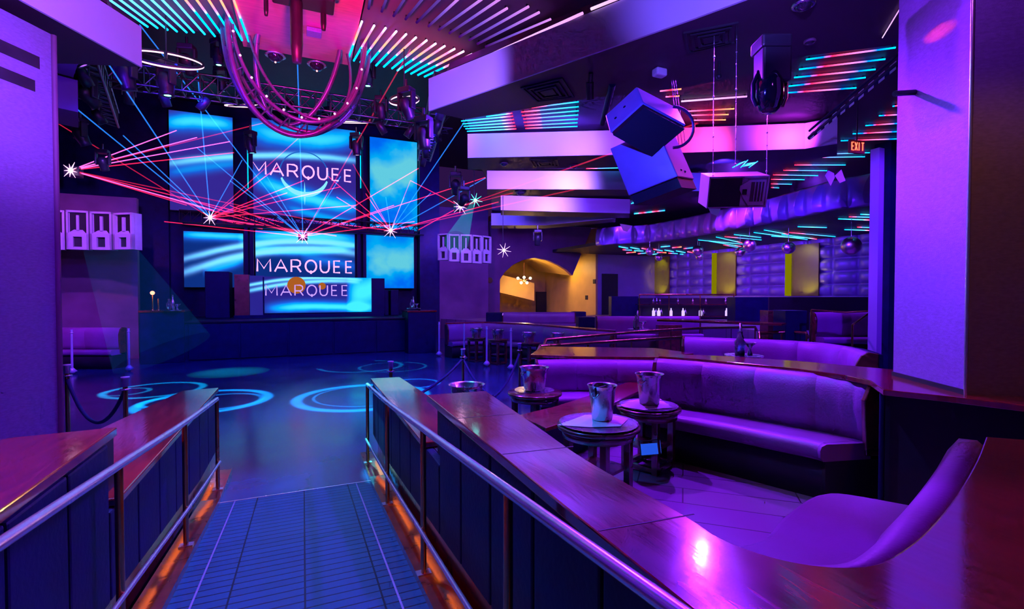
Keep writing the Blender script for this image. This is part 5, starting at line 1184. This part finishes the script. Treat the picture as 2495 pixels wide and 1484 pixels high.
# ---------------------------------------------------------------- lasers
BR = beam_mat('beam_red', (1, .02, .12), .42); BP = beam_mat('beam_pink', (1, .15, .7), .6); BC = beam_mat('beam_blue', (.02, .22, 1), .42)
BRf = beam_mat('beam_red_faint', (1, .02, .1), .2)
LZR = {
 'far left laser projector beside the silver pier': ((172, 415), 13, (1, .5, .9), [((430, 318), 18, BP), ((560, 345), 18, BP), ((480, 335), 18, BP), ((570, 372), 19, BR), ((610, 540), 19.8, BR), ((520, 512), 19.8, BP), ((700, 545), 19.5, BR), ((455, 500), 19, BR), ((870, 560), 19.8, BRf), ((640, 300), 16, BRf)]),
 'laser projector on the left end of the middle truss': ((512, 530), 20.0, (1, .5, .9), [((215, 82), 7.2, BC), ((300, 330), 13, BC), ((125, 215), 9, BC), ((480, 160), 12, BC), ((735, 330), 19, BRf), ((680, 405), 19.5, BR), ((740, 440), 19.5, BR), ((830, 455), 19.5, BR), ((700, 470), 19.5, BR), ((870, 500), 19.5, BR), ((690, 560), 19.5, BR), ((760, 570), 19.5, BR), ((640, 558), 19.5, BR), ((140, 300), 14, BRf), ((820, 575), 19.6, BR), ((590, 390), 19.0, BC)]),
 'small square laser projector hanging under the middle truss': ((738, 576), 19.6, (1, .3, .9), [((480, 360), 17, BC), ((340, 60), 10, BC), ((650, 430), 19, BC), ((722, 60), 9, BC), ((830, 430), 18, BC), ((1000, 120), 10, BRf), ((1190, 430), 17, BR), ((1020, 410), 18, BR), ((960, 500), 19, BR), ((400, 540), 18, BR), ((560, 500), 19, BR), ((440, 480), 18, BR), ((1010, 540), 19, BR), ((560, 440), 18, BC)]),
 'laser projector at the right end of the middle truss': ((952, 562), 19.8, (1, .5, .9), [((800, 430), 19.5, BR), ((820, 480), 19.5, BR), ((890, 470), 19.4, BR), ((860, 400), 19, BRf), ((940, 480), 19.3, BC), ((985, 480), 19.3, BC), ((1050, 470), 18, BC), ((1150, 270), 12, BC), ((1215, 492), 17, BR), ((1190, 430), 16, BC), ((1430, 455), 12, BRf), ((780, 540), 19.5, BR), ((1000, 440), 19, BRf)]),
 'small laser projector by the curved right truss': ((1122, 503), 17.5, (1, .5, .85), [((1020, 560), 18.5, BR), ((1250, 470), 14, BRf), ((1000, 440), 18, BR), ((1700, 300), 6, BRf)]),
}
for lab, (pp, d, col, beams) in LZR.items():
    lim = lambda x, q: min(q, 20.15/(.918-.397*(x-1247.5)/1180))
    d = lim(pp[0], d)*.985; o = U(*pp, d=d); t = thing('laser_projector', lab, 'laser projector', o, 0, 'laser projectors'); v = (o-CAM).normalized()
    part(t, 'case', MB().bx(o.x-.16, o.x+.16, o.y+.03, o.y+.35, o.z-.13, o.z+.13), M['blackmetal'], bevel=.01)
    part(t, 'aperture', MB().sph(o, .05, 12, 8), emis('laser_aperture', col, 12))
    for (q, dq, m_) in beams:
        dq = lim(q[0], dq); e = U(*q, d=dq); part(t, 'laser_beam', MB().cyl(o, e, .008+.0005*d, .008+.0005*dq, n=6, caps=False), m_)
    for k in range(9):     # glowing spikes imitating the lens starburst round the aperture
        a = 2*PI*k/9+.3; e = U(pp[0]+math.cos(a)*(16+6*(k % 2)), pp[1]+math.sin(a)*(16+6*(k % 2)), d=d-.3)
        part(t, 'side_beam', MB().cyl(o-v*.06, e, .022, .004, n=6, caps=False), beam_mat('side_beam', col, .9))
for lab, pp, d, col in (('small white star lamp left of the golden arch', (1228, 610), 17, (1, .6, 1)), ('small cyan star lamp above the right speaker cluster', (1158, 488), 14, (.1, 1, .9))):
    o = U(*pp, d=d); t = thing('star_lamp', lab, 'stage light', o); part(t, 'bulb', MB().sph(o, .04, 12, 8), emis('star_bulb', col, 25)); part(t, 'stem', MB().cyl(o+Vector((0, .1, 0)), (o.x, o.y+.1, ZR), .012), M['blackmetal'])
    for k in range(8):
        a = 2*PI*k/8+.2; e = U(pp[0]+math.cos(a)*18, pp[1]+math.sin(a)*18, d=d-.2); part(t, 'side_beam', MB().cyl(o-(o-CAM).normalized()*.05, e, .018, .004, n=6, caps=False), beam_mat('side_beam', col, .7))  # glowing spikes drawn in as the lens starburst of the lamp
# hazy light cones
def cone(label, a, ra, b_, rb, col, s, d0, d1):
    A = U(*a, d=d0); B = U(*b_, d=d1); solo('light_shaft', MB().cyl(A, B, ra, rb, n=32, caps=False), beam_mat('shaft', col, s), label, 'light beam')
cone('teal hazy light shaft falling onto the right speaker cluster', (1152, 495), .05, (1112, 590), .42, (0, .5, .6), .10, 14, 17)
cone('broad blue hazy light shaft at the left of the stage', (262, 600), .5, (400, 860), 1.1, (0, .1, .35), .035, 12.5, 12.5)

ledbar(U(2150, 92, z=4.97), U(2196, 16, z=4.97), 'white', 'thin pink light line beside the top of the silver pillar', 'pink edge lines', .006)
# par cans along the trusses
pc_ = thing('par_can', 'small par can spotlight clamped to the trusses over the dance floor', 'stage light', (-3.2, 12.2, 6.2), .3, 'par cans')
Rt = Matrix.Rotation(.6, 4, 'X')
part(pc_, 'barrel', MB().lathe([(.001, .14), (.07, .14), (.09, .05), (.09, -.16), (.075, -.16), (.001, -.1)], (0, 0, -.16), 14, Rt), M['blackmetal'], world=False)
part(pc_, 'yoke', MB().tube([(-.11, 0, -.16), (-.11, 0, 0), (.11, 0, 0), (.11, 0, -.16)], .012, 6), M['truss'], world=False)
part(pc_, 'lens', MB().lathe([(.001, -.1), (.07, -.15), (.001, -.14)], (0, 0, -.16), 12, Rt), emis('par_lens', (.35, .1, 1), 1.5), world=False)
for k, (x, y) in enumerate([(-2.6, 12.2), (-1.9, 12.2), (1.8, 12.2), (2.5, 12.2), (3.2, 12.2), (-3.1, 9.2), (-3.3, 10.0), (-3.5, 10.9), (-3.7, 11.9), (-4.0, 13.2), (2.7, 10.0), (2.85, 10.9), (3.05, 12.9), (3.2, 13.8)]):
    dup(pc_, (x, y, 6.24 if y == 12.2 else 6.0), rz=random.uniform(-1.5, 1.5))
# ---------------------------------------------------------------- lamps
def pt(name, loc, col, e, r=.05):
    d = bpy.data.lights.new(name, 'POINT'); d.color = col; d.energy = e; d.shadow_soft_size = r
    o = bpy.data.objects.new(name, d); C.objects.link(o); o.location = loc; return o
def spot(name, loc, tgt, col, e, ang=60, blend=.6, r=.06):
    d = bpy.data.lights.new(name, 'SPOT'); d.color = col; d.energy = e; d.shadow_soft_size = r; d.spot_size = math.radians(ang); d.spot_blend = blend
    o = bpy.data.objects.new(name, d); C.objects.link(o); o.location = loc
    o.rotation_euler = (Vector(tgt)-Vector(loc)).to_track_quat('-Z', 'Y').to_euler(); return o
def gobo(loc, tgt, col, e, ang, rings, rot=0):
    """projector throwing rings: rings = [(cx, cy, radius, width, weight)] in tangent units"""
    o = spot('gobo_projector', loc, tgt, (1, 1, 1), e, ang, .1, .005); d = o.data; d.use_nodes = True; nt = d.node_tree; nt.nodes.clear()
    out = nt.nodes.new('ShaderNodeOutputLight'); em = nt.nodes.new('ShaderNodeEmission'); nt.links.new(em.outputs[0], out.inputs[0]); em.inputs[0].default_value = (*col, 1)
    tc = nt.nodes.new('ShaderNodeTexCoord'); sx = nt.nodes.new('ShaderNodeSeparateXYZ'); nt.links.new(tc.outputs['Normal'], sx.inputs[0])
    x = E(nt, sx.outputs[0])/(E(nt, sx.outputs[2]).abs()); y = E(nt, sx.outputs[1])/(E(nt, sx.outputs[2]).abs()); tot = x*0.0
    for cx, cy, r, w, wt in rings:
        q = (((x-cx)*(x-cx)+(y-cy)*(y-cy)).pw(.5)-r)/w
        q = q*q; tot = tot+((q*q*-1.0)._op('EXPONENT'))*wt
    nt.links.new(tot.v, em.inputs[1]); return o
VI = (.24, .018, 1); BL = (.02, .02, 1); CYN = (0, .55, 1); MG = (1, .03, .5); WM = (1, .55, .14)
# violet washes over the booths, hung from the near soffit and recesses
spot('violet_wash', (3.2, 6.0, 4.85), (3.0, 3.0, .5), VI, 1054, 120)
spot('violet_wash', (4.5, 4.2, 4.85), (2.2, 2.2, .6), VI, 480, 110)
spot('violet_wash', (6.0, 6.0, 4.85), (5.4, 5.0, .8), VI, 850, 120)
spot('violet_wash', (9.0, 8.5, 5.4), (8.2, 7.2, .8), VI, 850, 120)
spot('violet_wash', (7.0, 13, 5.4), (5.0, 12.0, .6), VI, 1360, 120)
spot('violet_wash', (12.0, 12, 5.4), (12, 11, .6), VI, 1190, 130)
# washes on the pale fascias
spot('fascia_wash', (.9, 5.2, 4.0), (2.1, 7.6, 5.3), (.26, .12, 1), 520, 60)
spot('fascia_wash', (2.6, 2.0, 4.3), (4.2, 3.6, 5.3), (.18, .1, 1), 420, 60)
#spot('fascia_wash', (2.6, 5.4, 4.9), (2.8, 6.4, 5.3), (1, .1, .5), 56, 90)
spot('fascia_wash', (-1.0, 4.4, 4.2), (-2.6, 6.4, 5.4), (.36, .1, 1), 588, 110)
for (x, y), c, e in (((3.4, 8.4), (.06, .06, 1), 140), ((5.0, 8.2), (.12, .05, 1), 130), ((6.2, 7.6), (.2, .04, 1), 45), ((7.6, 7.2), (.6, .02, .15), 50), ((4.8, 11.6), (.18, .06, 1), 120), ((6.6, 11.2), (.3, .14, 1), 120), ((6.0, 14.6), (.22, .07, 1), 150), ((8.0, 14.6), (.2, .1, 1), 120), ((6.2, 17.6), (.05, .05, 1), 150)):
    spot('recess_wash', (x, y, 5.1), (x+.25*x/6, y+2.0, 5.05), c, e*2.2, 130)
# stage and dance floor
spot('blue_wash', (-2.5, 9, 6.0), (-1.5, 11, 0), (.012, .012, 1), 1100, 110)
spot('blue_wash', (2.5, 10, 6.0), (1.0, 11, 0), (.03, .01, 1), 900, 110)
spot('cyan_wash', (0.3, 8.5, 6.8), (.2, 6.8, 0), (.0, .16, 1), 1500, 60)
spot('blue_ramp_wash', (-.3, 5.5, 6.8), (0, 3.6, 0), (.0, .22, 1), 2000, 50)
spot('blue_stage_wash', (-2, 11, 6.5), (-3, 17, .8), (.005, .02, 1), 900, 80)
spot('blue_stage_wash', (3, 12, 6.3), (2.5, 19, 2), (.02, .01, 1), 700, 90)
spot('violet_floor_wash', (3.0, 10.5, 6.0), (3.9, 9.0, 0), (.12, .01, 1), 500, 80)
spot('rig_wash', (-3.5, 8, 4.6), (-3.6, 11.5, 6.2), (.1, .01, 1), 700, 110)
spot('rig_wash', (2.6, 8.2, 4.9), (1.6, 11.2, 6.0), (.2, .02, 1), 500, 100)
spot('rig_wash', (0, 7.8, 5.0), (0, 11, 6.3), (.3, .02, .8), 160, 80)
spot('rose_wash', (0, 6.5, 4.6), (0, 9.4, 7), (1, .01, .2), 800, 80)
spot('rose_wash', (.2, 5.0, 5.0), (0, 7.5, 7), (1, .02, .25), 500, 90)
# silver pier and pillar
spot('pier_wash', (-.8, 3.8, 5.6), (-3.2, 5.4, 3.0), (.2, .025, 1), 700, 80)
spot('pillar_wash', (3.2, 1.6, 4.7), (4.4, 2.1, 4.2), (.45, .07, 1), 60, 80)
spot('pillar_wash', (2.2, 3.2, 4.6), (4.4, 2.2, 1.9), (.06, .16, 1), 260, 60)
spot('bronze_wash', (3.3, .7, 4.8), (4.3, 1.3, 1.9), (1, .3, .04), 50, 60)
spot('column_wash', (8.3, 3.6, 4.6), (10.2, 5.9, 3), (.12, .01, 1), 700, 70)
# wood ledge tint, left ledges
spot('magenta_ledge_wash', (-.6, 3.2, 4.8), (-1.3, 3.2, 1.2), (1, .01, .2), 260, 80)
spot('ledge_wash', (1.6, 2.8, 4.9), (1.8, .7, 1.3), (.8, .02, .2), 30, 90)
spot('panel_wash', (-.1, 4.0, 4.5), (.8, 2.0, .8), (.005, .006, 1), 70, 60)
spot('panel_wash', (.0, 4.2, 4.5), (-.9, 2.4, .8), (.005, .006, 1), 70, 60)
# terrace
for x, y in ((11, 8.5), (13.5, 11), (15, 14.5), (15, 18), (11, 17)):
    spot('terrace_wash', (x, y, 4.0), (x+2.5, y+.3, 1.8), (.12, .01, 1), 230, 140)
spot('bulkhead_wash', (8.5, 8.0, 4.9), (11.5, 10.5, 4.6), (.07, .03, 1), 420, 100)
spot('bulkhead_wash', (7.5, 13.5, 4.9), (10.5, 16.5, 4.6), (.14, .02, .7), 350, 110)
for a_, b_ in ((1583, 1630), (1746, 1792), (1928, 1994)):
    q = U((a_+b_)/2, 700, X=XR-.3); spot('ochre_fill_low', (XR-.8, q.y-.3, 2.05), (XR-.2, q.y, 2.8), (.8, .65, .0), 16, 110); spot('ochre_fill_high', (XR-.9, q.y-.3, 4.0), (XR-.2, q.y, 3.2), (.8, .7, .0), 14, 110)  # unseen fill spots added so the ochre panels look lit
# vestibule
pt('vestibule_lamp', U(1277, 690, Y=YB+1.2), WM, 140, .08)
spot('vestibule_wash', (xr-1.4, YB+2.5, 3.6), (xr, YB+1, 2.2), WM, 120, 120)
# side walls by stage
spot('speaker_wash', (1.2, 3.0, 4.2), (3.4, 3.9, 3.6), (.03, .03, 1), 260, 60)
spot('speaker_wash', (6.2, 3.4, 4.6), (4.2, 3.8, 3.8), (1, .06, .4), 130, 60)
# red laser splash on the silver pillar
c = U(2255, 90, d=3.75); spot('laser_splash', (5.6, 7.0, 4.85), c, (1, .04, .01), 1500, 1.5, 1.0, .004)
# gobos on the dance floor
def gb(px, py, r, w, col, e, zs=6.7, z=0, extra=(), off=(0, -.6)):
    c = U(px, py, z=z); s = Vector((c.x+off[0], c.y+off[1], zs)); H = (s-c).length; k = 1/H
    rg = [(0, 0, r*k, w*k, 1)]+[(a*k, b_*k, r2*k, w2*k, q) for a, b_, r2, w2, q in extra]
    gobo(s, c, col, e*6, 2*math.degrees(math.atan((r*1.6)*k))+16, rg)
CC = (0, .75, 1)
gb(500, 978, 1.05, .09, CC, 3200, extra=((.25, -.1, .7, .05, .5), (-.6, .2, .45, .07, .8)))
gb(378, 950, .85, .07, (0, .9, .8), 2000, extra=((-.5, .0, .4, .05, .5),))
gb(560, 907, .0, .8, (0, .95, .6), 700)
gb(600, 925, 1.3, .05, (0, .6, .7), 700)
gb(885, 966, 1.2, .1, CC, 3000, extra=((.1, .1, 1.0, .03, .5),))
gb(1008, 934, .55, .05, (0, .5, 1), 1800)
gb(880, 892, 1.1, .06, (0, .7, .7), 900, extra=((.8, -.5, .9, .04, .8),))
spot('ledge_cyan_spot', (.4, 7.5, 6.7), (1.0, 5.8, .95), (0.05, .8, .9), 16000, 9, .5, .03)
# world: faint violet haze light between the fixtures
w = bpy.data.worlds.new('world'); bpy.context.scene.world = w; w.use_nodes = True
w.node_tree.nodes['Background'].inputs[0].default_value = (.02, .005, .05, 1)
sc = bpy.context.scene
sc.view_settings.view_transform = 'Standard'; sc.view_settings.look = 'None'; sc.view_settings.exposure = EXPO; sc.view_settings.gamma = 1; sc.view_settings.use_curve_mapping = False
sc.cycles.use_denoising = True; sc.cycles.max_bounces = 5; sc.cycles.diffuse_bounces = 2; sc.cycles.glossy_bounces = 2; sc.cycles.use_adaptive_sampling = True; sc.cycles.adaptive_threshold = .1; sc.cycles.adaptive_min_samples = 12; sc.cycles.transparent_max_bounces = 24
sc.cycles.sample_clamp_indirect = 4; sc.cycles.caustics_reflective = False; sc.cycles.caustics_refractive = False

spot('recess_wash', (9, 6.5, 5.2), (10, 9, 5.6), (.3, .02, .5), 200, 130)
spot('balls_fill', (9.5, 9.5, 3.0), (13.5, 13.5, 3.2), (1, .1, .4), 260, 50)  # pink spot without a fixture, added to brighten the mirror balls

spot('stanchion_fill', (-.5, 9.5, 5.8), (-2.6, 8.5, .6), (.35, .08, 1), 260, 40)  # violet spots without fixtures, added to brighten the stanchions
spot('stanchion_fill', (4.2, 8.4, 4.9), (1.8, 10.2, .6), (.35, .08, 1), 700, 60)
spot('slat_wash', (2.0, 6.8, 5.6), (2.6, 8.4, 7.1), (.2, .01, .2), 120, 110)
spot('slat_wash', (-2.0, 7.4, 5.8), (-2.2, 9.6, 7.1), (.08, .01, 1), 160, 110)

for q in ((12.2, 11, 5.0), (14.2, 14, 5.0), (12.4, 17, 5.0), (16, 11, 5.0)): pt('recess_fill', q, (.14, .02, .7), 60, .03)  # unseen fill lights added to lift the black recess ceiling

spot('plum_wash', (-4.5, 13, 5.4), (-6.6, 18.5, 2.2), (.45, .05, .6), 700, 60)
spot('plum_wash', (5.0, 17.5, 5.2), (6.9, 21.6, 2.0), (.3, .03, .8), 420, 80)
spot('cluster_wash', (-3.4, 12.4, 4.8), (-5.4, 16.4, 4.1), (.32, .1, 1), 600, 50)
spot('cluster_wash', (3.6, 13.6, 4.7), (5.6, 17.6, 4.1), (.32, .1, 1), 480, 50)
spot('far_sofa_wash', (-4.2, 12.5, 4.4), (-5.6, 16.4, .9), (.3, .03, 1), 700, 40)
# thin beams and tiny glints are too small to be worth sampling as light sources
for m in bpy.data.materials:
    n = m.name
    if n.startswith(('beam', 'side_beam', 'shaft', 'pink_letters', 'violet_letters', 'emblem', 'par_lens', 'lens_', 'hoop_bulb', 'star_bulb', 'laser_aperture', 'flame', 'frosted', 'blue_card', 'mast_glow', 'exit_red', 'orange_reflection', 'warm_bulb', 'yellow_edge_glow', 'red_glow', 'led_dark')):
        m.cycles.emission_sampling = 'NONE'
